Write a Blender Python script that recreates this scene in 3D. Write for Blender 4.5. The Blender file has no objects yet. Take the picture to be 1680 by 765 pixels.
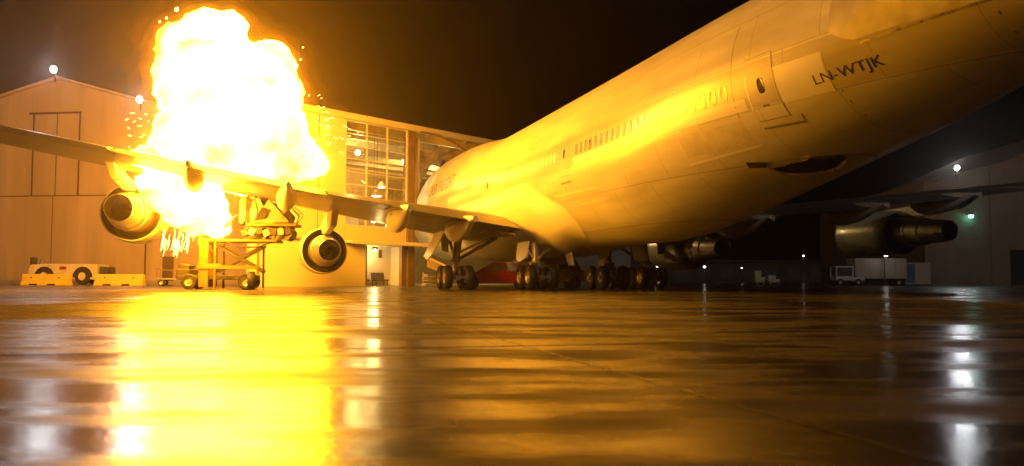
import bpy, bmesh, math, random
from mathutils import Vector, Matrix, noise

random.seed(7)
PI = math.pi
sc = bpy.context.scene
C = sc.collection

# ------------------------------------------------------------------ camera
cam_d = bpy.data.cameras.new('camera')
cam = bpy.data.objects.new('camera', cam_d)
C.objects.link(cam)
cam_d.sensor_width = 36.0
cam_d.lens = 29.68
cam_d.clip_start = 0.05
cam_d.clip_end = 3000
cam.matrix_world = (Matrix.Translation((0, 0, 0.50)) @ Matrix.Rotation(PI/2 + 0.0552, 4, 'X')
                    @ Matrix.Rotation(0.0030, 4, 'Z'))
cam_d.dof.use_dof = True
cam_d.dof.focus_distance = 40.0
cam_d.dof.aperture_fstop = 1.8
sc.camera = cam

# ------------------------------------------------------------------ world: night sky
world = bpy.data.worlds.new('World')
sc.world = world
world.use_nodes = True
wn = world.node_tree
sky = wn.nodes.new('ShaderNodeTexSky')
sky.sky_type = 'NISHITA'
sky.sun_disc = False
sky.sun_elevation = math.radians(-4.0)
sky.sun_rotation = math.radians(200)
bg = wn.nodes['Background']
bg.inputs['Strength'].default_value = 0.05
wn.links.new(sky.outputs['Color'], bg.inputs['Color'])

# one dim, wide fill added behind the camera to light the right-hand side
sun_d = bpy.data.lights.new('night_fill', 'SUN')
sun_d.energy = 0.21
sun_d.angle = math.radians(12)
sun_d.color = (1.0, .86, .72)
sun = bpy.data.objects.new('night_fill', sun_d)
C.objects.link(sun)
sun.rotation_euler = (math.radians(68), 0, math.radians(-10))

# ------------------------------------------------------------------ picture
sc.view_settings.view_transform = 'Standard'
sc.view_settings.look = 'None'
sc.view_settings.exposure = 0.0
sc.view_settings.gamma = 1.0
sc.cycles.use_denoising = True
try:
    sc.cycles.denoiser = 'OPENIMAGEDENOISE'
except Exception:
    pass
sc.cycles.use_adaptive_sampling = False
sc.cycles.use_light_tree = False
sc.cycles.max_bounces = 6
sc.cycles.diffuse_bounces = 2
sc.cycles.glossy_bounces = 3
sc.cycles.transmission_bounces = 4
sc.cycles.transparent_max_bounces = 10
sc.cycles.volume_bounces = 0
sc.cycles.volume_step_rate = 1.0
sc.cycles.caustics_reflective = False
sc.cycles.caustics_refractive = False

# ================================================================== helpers
class MB:
    def __init__(self):
        self.v = []; self.f = []; self.m = []
    def _add(self, vs, fs, mi=0):
        o = len(self.v)
        self.v += [tuple(p) for p in vs]
        self.f += [tuple(i + o for i in q) for q in fs]
        self.m += [mi] * len(fs)
        return self
    def box(self, c, s, rot=None, mi=0, taper=(1, 1)):
        x, y, z = (k / 2 for k in s)
        P = []
        for k, (tx, ty) in ((-z, (1, 1)), (z, taper)):
            P += [Vector((-x*tx, -y*ty, k)), Vector((x*tx, -y*ty, k)), Vector((x*tx, y*ty, k)), Vector((-x*tx, y*ty, k))]
        if rot is not None:
            P = [rot @ p for p in P]
        c = Vector(c)
        return self._add([p + c for p in P], [(3, 2, 1, 0), (4, 5, 6, 7), (0, 1, 5, 4), (1, 2, 6, 5), (2, 3, 7, 6), (3, 0, 4, 7)], mi)
    def span(self, x0, x1, y0, y1, z0, z1, mi=0):
        return self.box(((x0+x1)/2, (y0+y1)/2, (z0+z1)/2), (abs(x1-x0), abs(y1-y0), abs(z1-z0)), None, mi)
    def cyl(self, a, b, r0, r1=None, n=12, mi=0, caps=True):
        a = Vector(a); b = Vector(b); r1 = r0 if r1 is None else r1
        d = (b - a).normalized()
        u = d.orthogonal().normalized(); w = d.cross(u)
        V = []
        for p, r in ((a, r0), (b, r1)):
            for i in range(n):
                t = 2*PI*i/n
                V.append(p + (u*math.cos(t) + w*math.sin(t))*r)
        F = [(i, (i+1) % n, n+(i+1) % n, n+i) for i in range(n)]
        if caps:
            F += [tuple(range(n-1, -1, -1)), tuple(range(n, 2*n))]
        return self._add(V, F, mi)
    def tube(self, pts, r, n=6, mi=0):
        for i in range(len(pts)-1):
            r0 = r[i] if isinstance(r, (list, tuple)) else r
            r1 = r[i+1] if isinstance(r, (list, tuple)) else r
            self.cyl(pts[i], pts[i+1], r0, r1, n, mi)
        return self
    def lathe(self, prof, c, axis, n=32, mi=0):
        """prof: (distance along axis, radius)"""
        c = Vector(c); d = Vector(axis).normalized()
        u = Vector((0, 0, 1)) if abs(d.z) < .9 else Vector((1, 0, 0))
        u = (u - d*u.dot(d)).normalized(); w = d.cross(u)
        V = []; F = []
        for a, r in prof:
            for i in range(n):
                t = 2*PI*i/n
                V.append(c + d*a + (u*math.cos(t) + w*math.sin(t))*r)
        for k in range(len(prof)-1):
            for i in range(n):
                j = (i+1) % n
                F.append((k*n+i, k*n+j, (k+1)*n+j, (k+1)*n+i))
        if prof[0][1] > 1e-4: F.append(tuple(range(n-1, -1, -1))) if False else None
        return self._add(V, F, mi)
    def loft(self, rings, closed=True, caps=True, mi=0):
        n = len(rings[0]); V = [p for r in rings for p in r]; F = []
        m = n if closed else n-1
        for k in range(len(rings)-1):
            for i in range(m):
                j = (i+1) % n
                F.append((k*n+i, k*n+j, (k+1)*n+j, (k+1)*n+i))
        if caps and closed:
            F.append(tuple(range(n-1, -1, -1)))
            F.append(tuple(range((len(rings)-1)*n, len(rings)*n)))
        return self._add(V, F, mi)
    def prism(self, poly, vec, mi=0):
        vec = Vector(vec)
        return self.loft([[Vector(p) for p in poly], [Vector(p)+vec for p in poly]], True, True, mi)
    def build(self, name, mat, parent=None, smooth=False, bevel=0, angle=None):
        me = bpy.data.meshes.new(name)
        me.from_pydata(self.v, [], self.f)
        mats = mat if isinstance(mat, (list, tuple)) else [mat]
        for m in mats: me.materials.append(m)
        if len(mats) > 1:
            me.polygons.foreach_set('material_index', self.m)
        me.update()
        bm = bmesh.new(); bm.from_mesh(me)
        bmesh.ops.recalc_face_normals(bm, faces=bm.faces)
        bm.to_mesh(me); bm.free()
        if smooth:
            me.shade_smooth()
            if hasattr(me, 'set_sharp_from_angle'):
                me.set_sharp_from_angle(angle=math.radians(angle or 40))
        o = bpy.data.objects.new(name, me)
        C.objects.link(o)
        o.parent = parent
        if bevel:
            md = o.modifiers.new('bevel', 'BEVEL'); md.width = bevel; md.segments = 2; md.limit_method = 'ANGLE'
        return o

def tag(o, label=None, cat=None, group=None, kind=None):
    if label: o['label'] = label
    if cat: o['category'] = cat
    if group: o['group'] = group
    if kind: o['kind'] = kind
    return o
def thing(name, label, cat, loc=(0, 0, 0), rz=0, group=None):
    o = bpy.data.objects.new(name, None); C.objects.link(o)
    o.empty_display_size = .3
    o.location = loc; o.rotation_euler = (0, 0, rz)
    return tag(o, label, cat, group)
def dup(o, parent=None):
    c = o.copy(); C.objects.link(c); c.parent = parent
    for k in ('label', 'group'):
        if k in c and parent is not None: del c[k]
    for ch in list(o.children): dup(ch, c)
    return c
def interp(x, X, Y):
    if x <= X[0]: return Y[0]
    for i in range(len(X)-1):
        if x <= X[i+1]:
            t = (x-X[i])/(X[i+1]-X[i])
            return Y[i] + (Y[i+1]-Y[i])*t
    return Y[-1]
def sinterp(x, X, Y):
    """Catmull-Rom style smooth interpolation through a table"""
    n = len(X)
    if x <= X[0]: return Y[0]
    if x >= X[-1]: return Y[-1]
    i = 0
    while x > X[i+1]: i += 1
    def slope(k):
        if k == 0: return (Y[1]-Y[0])/(X[1]-X[0])
        if k == n-1: return (Y[-1]-Y[-2])/(X[-1]-X[-2])
        a = (Y[k]-Y[k-1])/(X[k]-X[k-1]); b = (Y[k+1]-Y[k])/(X[k+1]-X[k])
        return 0 if a*b <= 0 else 2*a*b/(a+b)
    h = X[i+1]-X[i]; t = (x-X[i])/h
    m0, m1 = slope(i)*h, slope(i+1)*h
    return ((2*t**3-3*t*t+1)*Y[i] + (t**3-2*t*t+t)*m0 + (-2*t**3+3*t*t)*Y[i+1] + (t**3-t*t)*m1)

# ------------------------------------------------------------------ materials
def nodes_of(name):
    m = bpy.data.materials.new(name); m.use_nodes = True
    return m, m.node_tree, m.node_tree.nodes['Principled BSDF']
def mat(name, col, rough=.5, metal=0.0, var=.12, scale=3.0, bump=0.0, bscale=30.0, rvar=.15, emit=None, estr=0, spec=.5, coat=0, stretch=None):
    m, nt, b = nodes_of(name)
    b.inputs['Roughness'].default_value = rough
    b.inputs['Metallic'].default_value = metal
    b.inputs['Specular IOR Level'].default_value = spec
    if coat: b.inputs['Coat Weight'].default_value = coat
    tc = nt.nodes.new('ShaderNodeTexCoord')
    mp = nt.nodes.new('ShaderNodeMapping')
    nt.links.new(tc.outputs['Object'], mp.inputs['Vector'])
    if stretch: mp.inputs['Scale'].default_value = stretch
    nz = nt.nodes.new('ShaderNodeTexNoise'); nz.inputs['Scale'].default_value = scale; nz.inputs['Detail'].default_value = 5
    nt.links.new(mp.outputs['Vector'], nz.inputs['Vector'])
    rp = nt.nodes.new('ShaderNodeValToRGB')
    rp.color_ramp.elements[0].position = .3; rp.color_ramp.elements[1].position = .7
    rp.color_ramp.elements[0].color = tuple(c*(1-var) for c in col) + (1,)
    rp.color_ramp.elements[1].color = tuple(min(1, c*(1+var)) for c in col) + (1,)
    nt.links.new(nz.outputs['Fac'], rp.inputs['Fac'])
    nt.links.new(rp.outputs['Color'], b.inputs['Base Color'])
    mr = nt.nodes.new('ShaderNodeMapRange')
    mr.inputs['To Min'].default_value = max(.02, rough-rvar); mr.inputs['To Max'].default_value = min(1, rough+rvar)
    nt.links.new(nz.outputs['Fac'], mr.inputs['Value'])
    nt.links.new(mr.outputs['Result'], b.inputs['Roughness'])
    if bump:
        n2 = nt.nodes.new('ShaderNodeTexNoise'); n2.inputs['Scale'].default_value = bscale; n2.inputs['Detail'].default_value = 3
        nt.links.new(mp.outputs['Vector'], n2.inputs['Vector'])
        bp = nt.nodes.new('ShaderNodeBump'); bp.inputs['Strength'].default_value = bump; bp.inputs['Distance'].default_value = .02
        nt.links.new(n2.outputs['Fac'], bp.inputs['Height'])
        nt.links.new(bp.outputs['Normal'], b.inputs['Normal'])
    if emit:
        b.inputs['Emission Color'].default_value = tuple(emit) + (1,)
        b.inputs['Emission Strength'].default_value = estr
    return m
def emission(name, col, strength, col2=None, scale=.6, sample=True, col3=None):
    m = bpy.data.materials.new(name); m.use_nodes = True
    if not sample: m.cycles.emission_sampling = 'NONE'
    nt = m.node_tree; nt.nodes.clear()
    out = nt.nodes.new('ShaderNodeOutputMaterial'); e = nt.nodes.new('ShaderNodeEmission')
    e.inputs['Strength'].default_value = strength; e.inputs['Color'].default_value = tuple(col) + (1,)
    if col2:
        tc = nt.nodes.new('ShaderNodeTexCoord'); nz = nt.nodes.new('ShaderNodeTexNoise')
        nz.inputs['Scale'].default_value = scale; nz.inputs['Detail'].default_value = 4
        rp = nt.nodes.new('ShaderNodeValToRGB')
        rp.color_ramp.elements[0].position = .38; rp.color_ramp.elements[1].position = .80
        rp.color_ramp.elements[0].color = tuple(col2) + (1,); rp.color_ramp.elements[1].color = tuple(col) + (1,)
        nt.links.new(tc.outputs['Object'], nz.inputs['Vector']); nt.links.new(nz.outputs['Fac'], rp.inputs['Fac'])
        nt.links.new(rp.outputs['Color'], e.inputs['Color'])
    if col3:
        k = rp.color_ramp.elements.new(.31); k.color = tuple(col3) + (1,)
    nt.links.new(e.outputs['Emission'], out.inputs['Surface'])
    return m
def glass_mat(name, tint=(.9, .9, .85), refl=.12):
    m = bpy.data.materials.new(name); m.use_nodes = True
    nt = m.node_tree; nt.nodes.clear()
    out = nt.nodes.new('ShaderNodeOutputMaterial')
    tr = nt.nodes.new('ShaderNodeBsdfTransparent'); tr.inputs['Color'].default_value = tuple(tint) + (1,)
    gl = nt.nodes.new('ShaderNodeBsdfGlossy'); gl.inputs['Roughness'].default_value = .06
    nz = nt.nodes.new('ShaderNodeTexNoise'); nz.inputs['Scale'].default_value = .8
    mr = nt.nodes.new('ShaderNodeMapRange'); mr.inputs['To Min'].default_value = refl*.6; mr.inputs['To Max'].default_value = refl*1.4
    nt.links.new(nz.outputs['Fac'], mr.inputs['Value'])
    mx = nt.nodes.new('ShaderNodeMixShader')
    nt.links.new(mr.outputs['Result'], mx.inputs['Fac'])
    nt.links.new(tr.outputs['BSDF'], mx.inputs[1]); nt.links.new(gl.outputs['BSDF'], mx.inputs[2])
    nt.links.new(mx.outputs['Shader'], out.inputs['Surface'])
    return m

def wet_ground():
    m, nt, b = nodes_of('wet_apron')
    L = nt.links.new; N = nt.nodes.new
    tc = N('ShaderNodeTexCoord')
    def noise_tex(scale, detail, stretch=(1, 1, 1)):
        mp = N('ShaderNodeMapping'); mp.inputs['Scale'].default_value = stretch
        L(tc.outputs['Object'], mp.inputs['Vector'])
        n = N('ShaderNodeTexNoise'); n.inputs['Scale'].default_value = scale; n.inputs['Detail'].default_value = detail
        L(mp.outputs['Vector'], n.inputs['Vector']); return n
    big = noise_tex(.62, 6, (.36, 1.35, 1))
    mid = noise_tex(2.0, 6, (.6, 1.3, 1))
    fine = noise_tex(30, 4)
    grit = noise_tex(140, 2)
    add = N('ShaderNodeMath'); add.operation = 'MULTIPLY_ADD'; add.inputs[1].default_value = .40
    L(mid.outputs['Fac'], add.inputs[0]); L(big.outputs['Fac'], add.inputs[2])
    r = N('ShaderNodeValToRGB')
    r.color_ramp.elements[0].position = .64; r.color_ramp.elements[1].position = .80
    r.color_ramp.elements[0].color = (.155,)*3 + (1,); r.color_ramp.elements[1].color = (.46,)*3 + (1,)
    L(add.outputs['Value'], r.inputs['Fac']); L(r.outputs['Color'], b.inputs['Roughness'])
    c = N('ShaderNodeValToRGB')
    c.color_ramp.elements[0].position = .58; c.color_ramp.elements[1].position = .86
    c.color_ramp.elements[0].color = (.055, .050, .046, 1); c.color_ramp.elements[1].color = (.16, .148, .132, 1)
    L(add.outputs['Value'], c.inputs['Fac'])
    gr = N('ShaderNodeMix'); gr.data_type = 'RGBA'; gr.blend_type = 'MULTIPLY'; gr.inputs['Factor'].default_value = .55
    L(c.outputs['Color'], gr.inputs['A']); L(grit.outputs['Fac'], gr.inputs['B'])
    L(gr.outputs['Result'], b.inputs['Base Color'])
    # the damp, drained patches lie dull between the puddles
    sp = N('ShaderNodeMapRange'); sp.inputs['From Min'].default_value = .66; sp.inputs['From Max'].default_value = .82
    sp.inputs['To Min'].default_value = .5; sp.inputs['To Max'].default_value = .07
    L(add.outputs['Value'], sp.inputs['Value']); L(sp.outputs['Result'], b.inputs['Specular IOR Level'])
    bp = N('ShaderNodeBump'); bp.inputs['Strength'].default_value = .30; bp.inputs['Distance'].default_value = .006
    L(fine.outputs['Fac'], bp.inputs['Height'])
    bp2 = N('ShaderNodeBump'); bp2.inputs['Strength'].default_value = .22; bp2.inputs['Distance'].default_value = .02
    L(mid.outputs['Fac'], bp2.inputs['Height']); L(bp.outputs['Normal'], bp2.inputs['Normal'])
    L(bp2.outputs['Normal'], b.inputs['Normal'])
    b.inputs['IOR'].default_value = 1.4
    return m

def fuselage_mat():
    m, nt, b = nodes_of('airliner_skin')
    L = nt.links.new; N = nt.nodes.new
    tc = N('ShaderNodeTexCoord'); sx = N('ShaderNodeSeparateXYZ'); L(tc.outputs['Object'], sx.inputs[0])
    # livery: white crown, grey window belt, bare light metal belly
    rp = N('ShaderNodeValToRGB'); rp.color_ramp.interpolation = 'CONSTANT'
    mr = N('ShaderNodeMapRange'); mr.inputs['From Min'].default_value = 0; mr.inputs['From Max'].default_value = 10
    L(sx.outputs['Z'], mr.inputs['Value']); L(mr.outputs['Result'], rp.inputs['Fac'])
    e = rp.color_ramp.elements
    e[0].position = 0; e[0].color = (.70, .69, .66, 1)
    e[1].position = .515; e[1].color = (.58, .54, .46, 1)
    k = rp.color_ramp.elements.new(.632); k.color = (.78, .77, .74, 1)
    # grime streaks running along the flow
    mp = N('ShaderNodeMapping'); mp.inputs['Scale'].default_value = (1, .18, 1.3); L(tc.outputs['Object'], mp.inputs['Vector'])
    nz = N('ShaderNodeTexNoise'); nz.inputs['Scale'].default_value = 1.3; nz.inputs['Detail'].default_value = 6; L(mp.outputs['Vector'], nz.inputs['Vector'])
    r2 = N('ShaderNodeValToRGB'); r2.color_ramp.elements[0].position = .3; r2.color_ramp.elements[1].position = .62
    r2.color_ramp.elements[0].color = (.78, .76, .72, 1); r2.color_ramp.elements[1].color = (1, 1, 1, 1)
    L(nz.outputs['Fac'], r2.inputs['Fac'])
    mx = N('ShaderNodeMix'); mx.data_type = 'RGBA'; mx.blend_type = 'MULTIPLY'; mx.inputs['Factor'].default_value = 1
    L(rp.outputs['Color'], mx.inputs['A']); L(r2.outputs['Color'], mx.inputs['B'])
    # skin panel joints
    cmb = N('ShaderNodeCombineXYZ'); L(sx.outputs['Y'], cmb.inputs['X']); L(sx.outputs['Z'], cmb.inputs['Y'])
    br = N('ShaderNodeTexBrick'); br.inputs['Scale'].default_value = 1; br.inputs['Brick Width'].default_value = 2.6; br.inputs['Row Height'].default_value = 1.28
    br.inputs['Mortar Size'].default_value = .013; br.inputs['Color1'].default_value = (1, 1, 1, 1); br.inputs['Color2'].default_value = (.95, .95, .94, 1); br.inputs['Mortar'].default_value = (.60, .57, .52, 1)
    L(cmb.outputs['Vector'], br.inputs['Vector'])
    m2 = N('ShaderNodeMix'); m2.data_type = 'RGBA'; m2.blend_type = 'MULTIPLY'; m2.inputs['Factor'].default_value = .8
    L(mx.outputs['Result'], m2.inputs['A']); L(br.outputs['Color'], m2.inputs['B'])
    L(m2.outputs['Result'], b.inputs['Base Color'])
    # metal below the belt
    lt = N('ShaderNodeMath'); lt.operation = 'LESS_THAN'; lt.inputs[1].default_value = 5.15; L(sx.outputs['Z'], lt.inputs[0])
    mm = N('ShaderNodeMath'); mm.operation = 'MULTIPLY'; mm.inputs[1].default_value = .12; L(lt.outputs[0], mm.inputs[0])
    L(mm.outputs[0], b.inputs['Metallic'])
    r3 = N('ShaderNodeMapRange'); r3.inputs['To Min'].default_value = .24; r3.inputs['To Max'].default_value = .44
    L(nz.outputs['Fac'], r3.inputs['Value']); L(r3.outputs['Result'], b.inputs['Roughness'])
    bp = N('ShaderNodeBump'); bp.inputs['Strength'].default_value = .12; bp.inputs['Distance'].default_value = .03
    n3 = N('ShaderNodeTexNoise'); n3.inputs['Scale'].default_value = .9; n3.inputs['Detail'].default_value = 2; L(tc.outputs['Object'], n3.inputs['Vector'])
    L(n3.outputs['Fac'], bp.inputs['Height']); L(bp.outputs['Normal'], b.inputs['Normal'])
    return m

def corrugated(name, col, period=.3, axis='X', depth=.02, rough=.6):
    m = mat(name, col, rough, 0, .17, .55, stretch=(1, 1, .10))
    nt = m.node_tree; b = nt.nodes['Principled BSDF']
    tc = nt.nodes.new('ShaderNodeTexCoord')
    wv = nt.nodes.new('ShaderNodeTexWave'); wv.bands_direction = axis; wv.inputs['Scale'].default_value = 1/period*.314; wv.inputs['Distortion'].default_value = 0
    nt.links.new(tc.outputs['Object'], wv.inputs['Vector'])
    bp = nt.nodes.new('ShaderNodeBump'); bp.inputs['Strength'].default_value = .5; bp.inputs['Distance'].default_value = depth
    nt.links.new(wv.outputs['Fac'], bp.inputs['Height']); nt.links.new(bp.outputs['Normal'], b.inputs['Normal'])
    return m

M = dict(
    ground=wet_ground(), skin=fuselage_mat(),
    white=mat('white_paint', (.74, .73, .70), .34, 0, .07, 1.2),
    patch=mat('white_patch_paint', (.80, .79, .76), .34, 0, .04, .7, rvar=.04),
    dull=mat('dull_metal_patch', (.58, .55, .49), .42, .1, .10, 2.5),
    wing=mat('wing_grey', (.21, .205, .20), .36, .2, .14, .8, stretch=(1, .25, 1)),
    wingd=mat('flap_grey', (.19, .185, .18), .40, .15, .14, 1.0),
    cowl=mat('engine_cowl', (.62, .61, .59), .32, .3, .08, 1.4),
    core=mat('engine_core_metal', (.52, .48, .43), .34, .85, .16, 2.5),
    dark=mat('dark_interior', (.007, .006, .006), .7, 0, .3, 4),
    hole=mat('hole_shade', (.012, .011, .010), .8, 0, .3, 4),  # near-black colour stands in for the shade inside openings
    lip=mat('torn_metal', (.62, .56, .46), .3, .8, .2, 6),
    gear=mat('gear_metal', (.48, .45, .40), .38, .55, .2, 5),
    tyre=mat('tyre_rubber', (.022, .021, .020), .62, 0, .3, 8, bump=.3),
    rim=mat('wheel_rim', (.66, .58, .42), .34, .6, .15, 8),
    black=mat('black_paint', (.015, .014, .013), .45, 0, .2, 3),
    textf=mat('faded_brown_lettering', (.16, .11, .06), .5, 0, .2, 3),
    winA=mat('grey_window_plug', (.22, .185, .13), .3, .1, .15, 4),
    winB=mat('pale_window_plug', (.86, .85, .80), .3, 0, .05, 4),
    winD=mat('dark_window', (.03, .028, .025), .12, 0, .2, 4),
    seam=mat('panel_seam', (.20, .17, .12), .5, 0, .2, 4),
    hwall=mat('hangar_cladding', (.50, .46, .39), .62, 0, .08, .3, bump=.15, bscale=8),
    hwallL=corrugated('ribbed_hangar_cladding', (.50, .39, .27), .45, 'X', .005),
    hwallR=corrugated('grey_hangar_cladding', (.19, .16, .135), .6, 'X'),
    seamd=mat('dark_joint', (.10, .075, .05), .7, 0, .2, 2),
    roof=mat('hangar_roof_deck', (.62, .58, .46), .55, .1, .12, .7),
    beam=mat('roof_beam', (.56, .50, .36), .5, .2, .15, 2),
    mull=mat('mullion_metal', (.62, .58, .50), .4, .3, .1, 4),
    column=mat('brown_steel_column', (.16, .11, .07), .55, .2, .2, 2),
    inner=mat('olive_inner_wall', (.50, .46, .26), .7, 0, .15, .5),
    floor=mat('hangar_floor', (.30, .28, .24), .35, 0, .12, .8),
    glass=glass_mat('window_glass'),
    yellow=mat('barrier_yellow', (.70, .54, .06), .5, 0, .10, 2.5, bump=.1),
    ygear=mat('loader_yellow', (.26, .155, .02), .45, 0, .16, 3),
    tugw=mat('tug_cream', (.62, .56, .42), .45, 0, .12, 2),
    grease=mat('greasy_steel', (.07, .06, .05), .5, .4, .25, 5),
    sheet=mat('crumpled_sheet', (.30, .25, .19), .42, .4, .18, 3),
    red=mat('dark_red_paint', (.36, .026, .018), .18, 0, .08, 2, coat=.8),
    cwhite=mat('car_white', (.66, .66, .64), .25, 0, .05, 2, coat=.5),
    cglass=mat('car_glass', (.10, .10, .10), .06, 0, .1, 2, spec=.8),
    chrome=mat('light_trim', (.6, .6, .58), .2, .7, .1, 5),
    seat=mat('dark_seat', (.05, .04, .035), .6, 0, .2, 4),
    wood=mat('broken_timber', (.42, .32, .20), .7, 0, .2, 3, stretch=(8, 1, 8)),
    concrete=mat('kerb_concrete', (.34, .32, .28), .7, 0, .15, 2, bump=.2),
    far=mat('far_building', (.05, .045, .04), .8, 0, .15, .3),
    cont=mat('container_paint', (.42, .38, .34), .6, 0, .10, .8),
    blue=mat('blue_door', (.10, .13, .22), .6, 0, .1, 2),
    joint=mat('joint_sealant', (.020, .019, .018), .28, 0, .25, 4),
    lens=emission('lamp_glow', (.93, .94, 1.0), 160, sample=False),
    lens_in=emission('indoor_lamp', (1.0, .78, .42), 40, sample=False),
    lens_small=emission('far_lamp', (1.0, .92, .78), 12, sample=False),
    lens_green=emission('green_lamp', (.25, 1.0, .62), 16, sample=False),
    fire=emission('fire_core_glow', (1.0, .380, .028), 98, (.97, .350, .0056), .45, True, (.9, .26, .0012)),
    flame=emission('flame_glow', (1.0, .42, .020), 7, (1.0, .22, .006), 1.6, False),
    spark=emission('spark_glow', (1.0, .55, .12), 14, sample=False),
)

# ================================================================== ground
g = MB()
g._add([(-900, -120, 0), (900, -120, 0), (900, 1500, 0), (-900, 1500, 0)], [(0, 1, 2, 3)])
ground = tag(g.build('ground', M['ground']), kind='structure')
def joint(a, b, w=.025, name='expansion_joint', m='joint', z=.003):
    a = Vector(a); b = Vector(b); d = (b-a).normalized(); n = Vector((-d.y, d.x))*w/2
    j = MB(); P = [(a-n).to_3d(), (b-n).to_3d(), (b+n).to_3d(), (a+n).to_3d()]
    lo = [(p.x, p.y, z-.002) for p in P]; hi = [(p.x, p.y, z) for p in P]
    j.loft([lo, hi])
    return j.build(name, M[m], ground)
JA = math.radians(15.0)
jd = Vector((-math.sin(JA), math.cos(JA))); jn = Vector((math.cos(JA), math.sin(JA)))
j0 = Vector((.40, 5.27))
for k in range(-5, 6):
    p = j0 + jn*k*7.5
    joint(p - jd*12, p + jd*75)
for k in range(0, 8):
    p = j0 + jd*(k*7.5 + 1.2)
    joint(p - jn*38, p + jn*38)

# ================================================================== main hangar, hit by the airliner
HA = math.atan2(.762, .648)
HZ = 12.1
hang = thing('hangar', 'flat-roofed yellow-lit hangar whose glazed front the airliner has torn open', 'hangar', (-13.75, 56, 0), HA)
def hbox(name, s0, s1, n0, n1, z0, z1, m, parent=None, bevel=0):
    return MB().span(s0, s1, n0, n1, z0, z1).build(name, M[m], parent or hang, False, bevel)
SE, NE = 40.0, 30.0
SK = .72   # the plan leans along the apron edge
front = hbox('front_wall', -3.9, 3.25, 0, .25, 3.2, HZ-.42, 'hwall')
hbox('lower_wall', -3.9, 5.15, -.05, .28, 0, 3.0, 'hwall')
for s in (-1.5, 1.0):
    hbox('cladding_joint', s-.02, s+.02, -.012, .01, 3.25, HZ-.45, 'seamd', front)
hbox('corner_post', -4.15, -3.9, -.08, .3, 0, HZ-.42, 'hwall')
def slant(name, a, b, th, z0, z1, m):
    a = Vector(a); b = Vector(b); d = (b-a).normalized(); n = Vector((d.y, -d.x))*th
    P = [a, b, b+n, a+n]
    k = MB(); k.prism([(p.x, p.y, z0) for p in P], (0, 0, z1-z0)); return k.build(name, M[m], hang)
slant('side_wall', (-3.9, .3), (-3.9+.72*NE, NE), -.2, 0, HZ-.42, 'hwall')
hbox('rear_wall', -3.9+SK*NE, SE+SK*NE, NE, NE+.3, 0, HZ-.42, 'inner')
slant('end_wall', (SE, .3), (SE+SK*NE, NE), .2, 0, HZ-.42, 'hwall')
hbox('front_wall', 23.5, SE, 0, .25, 0, HZ-.42, 'hwall')
# fascia
fa = hbox('fascia', -4.3, SE+.4, -.18, .12, HZ-.40, HZ, 'hwall')
hbox('drip_edge', -4.3, SE+.4, -.24, -.18, HZ-.08, HZ+.03, 'mull', fa)
def plan(name, n0, n1, s0, s1, z0, z1, m, parent):
    k = MB(); k.prism([(s0+SK*n0, n0, z0), (s1+SK*n0, n0, z0), (s1+SK*n1, n1, z0), (s0+SK*n1, n1, z0)], (0, 0, z1-z0)); return k.build(name, M[m], parent)
rf = plan('roof', .13, NE+.4, -3.9, SE, HZ-.22, HZ-.05, 'roof', hang)
for k in range(10):
    n = 1.2 + k*2.9
    plan('roof_beam', n, n+.22, -3.7, SE-.3, HZ-.85, HZ-.23, 'beam', rf)
for k in range(19):
    s = -2 + k*2.2
    plan('purlin', .4, NE, s, s+.16, HZ-.40, HZ-.23, 'beam', rf)
plan('floor_slab', .3, NE, -3.7, SE-.2, .004, .03, 'floor', hang)
# columns
hbox('column', 9.07, 9.77, -.15, .45, 0, HZ-.42, 'column', bevel=.02)
hbox('column', 8.62, 9.05, -.02, .30, 0, 3.0, 'column')
hbox('column', 22.9, 23.5, -.15, .45, 0, HZ-.42, 'column', bevel=.02)
# glazed bay
win = MB()
cols = [3.29, 5.2, 7.12, 9.05]
rows = [5.35, 6.25, 7.15, 8.05, 8.95, 9.85, 10.75, 11.62]
for s in cols: win.span(s-.035, s+.035, -.03, .12, 4.25, 11.66)
for z in rows + [4.28]: win.span(3.29, 9.05, -.02, .10, z-.025, z+.025)
wf = win.build('window_frame', M['mull'], hang)
for i in range(3):
    for j in range(len(rows)-1):
        hbox('pane', cols[i]+.05, cols[i+1]-.05, .03, .045, rows[j]+.04, rows[j+1]-.04, 'glass', wf)
    hbox('pane', cols[i]+.05, cols[i+1]-.05, .03, .045, 4.32, 5.31, 'glass', wf)
hbox('spandrel', 3.29, 9.05, 0, .22, 3.2, 4.24, 'hwall')
cn = hbox('canopy', 3.1, 10.6, -1.1, .5, 3.0, 3.18, 'hwall', bevel=.01)
hbox('canopy_edge', 3.05, 10.65, -1.16, -1.1, 2.93, 3.2, 'mull', cn)
# mezzanine room behind the strip window, and the entrance recess below
hbox('mezzanine_floor', 3.3, 9.05, .3, 5.5, 3.02, 3.2, 'floor')
hbox('mezzanine_back', 3.3, 9.05, 5.5, 5.6, 3.22, 6.4, 'hwall')
hbox('lobby_back', 5.15, 9.05, 1.6, 1.7, 0.04, 2.92, 'hwall')
hbox('lobby_side', 8.95, 9.05, .46, 1.6, 0.04, 2.92, 'hwall')
hbox('lobby_side', 5.16, 5.24, .3, 1.6, 0.04, 2.92, 'hwall')
hbox('lobby_ceiling', 5.15, 9.05, .3, 3.5, 2.93, 3.0, 'hwall')
hbox('door_frame', 5.25, 5.33, -.02, .12, .04, 2.9, 'column')
hbox('sign_box', 7.75, 8.0, 1.5, 1.6, 2.1, 2.7, 'seat')
# downpipe at the corner
MB().cyl((-3.6, -.12, 0), (-3.6, -.12, 4.3), .07, n=10).build('downpipe', M['column'], hang, True)

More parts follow.
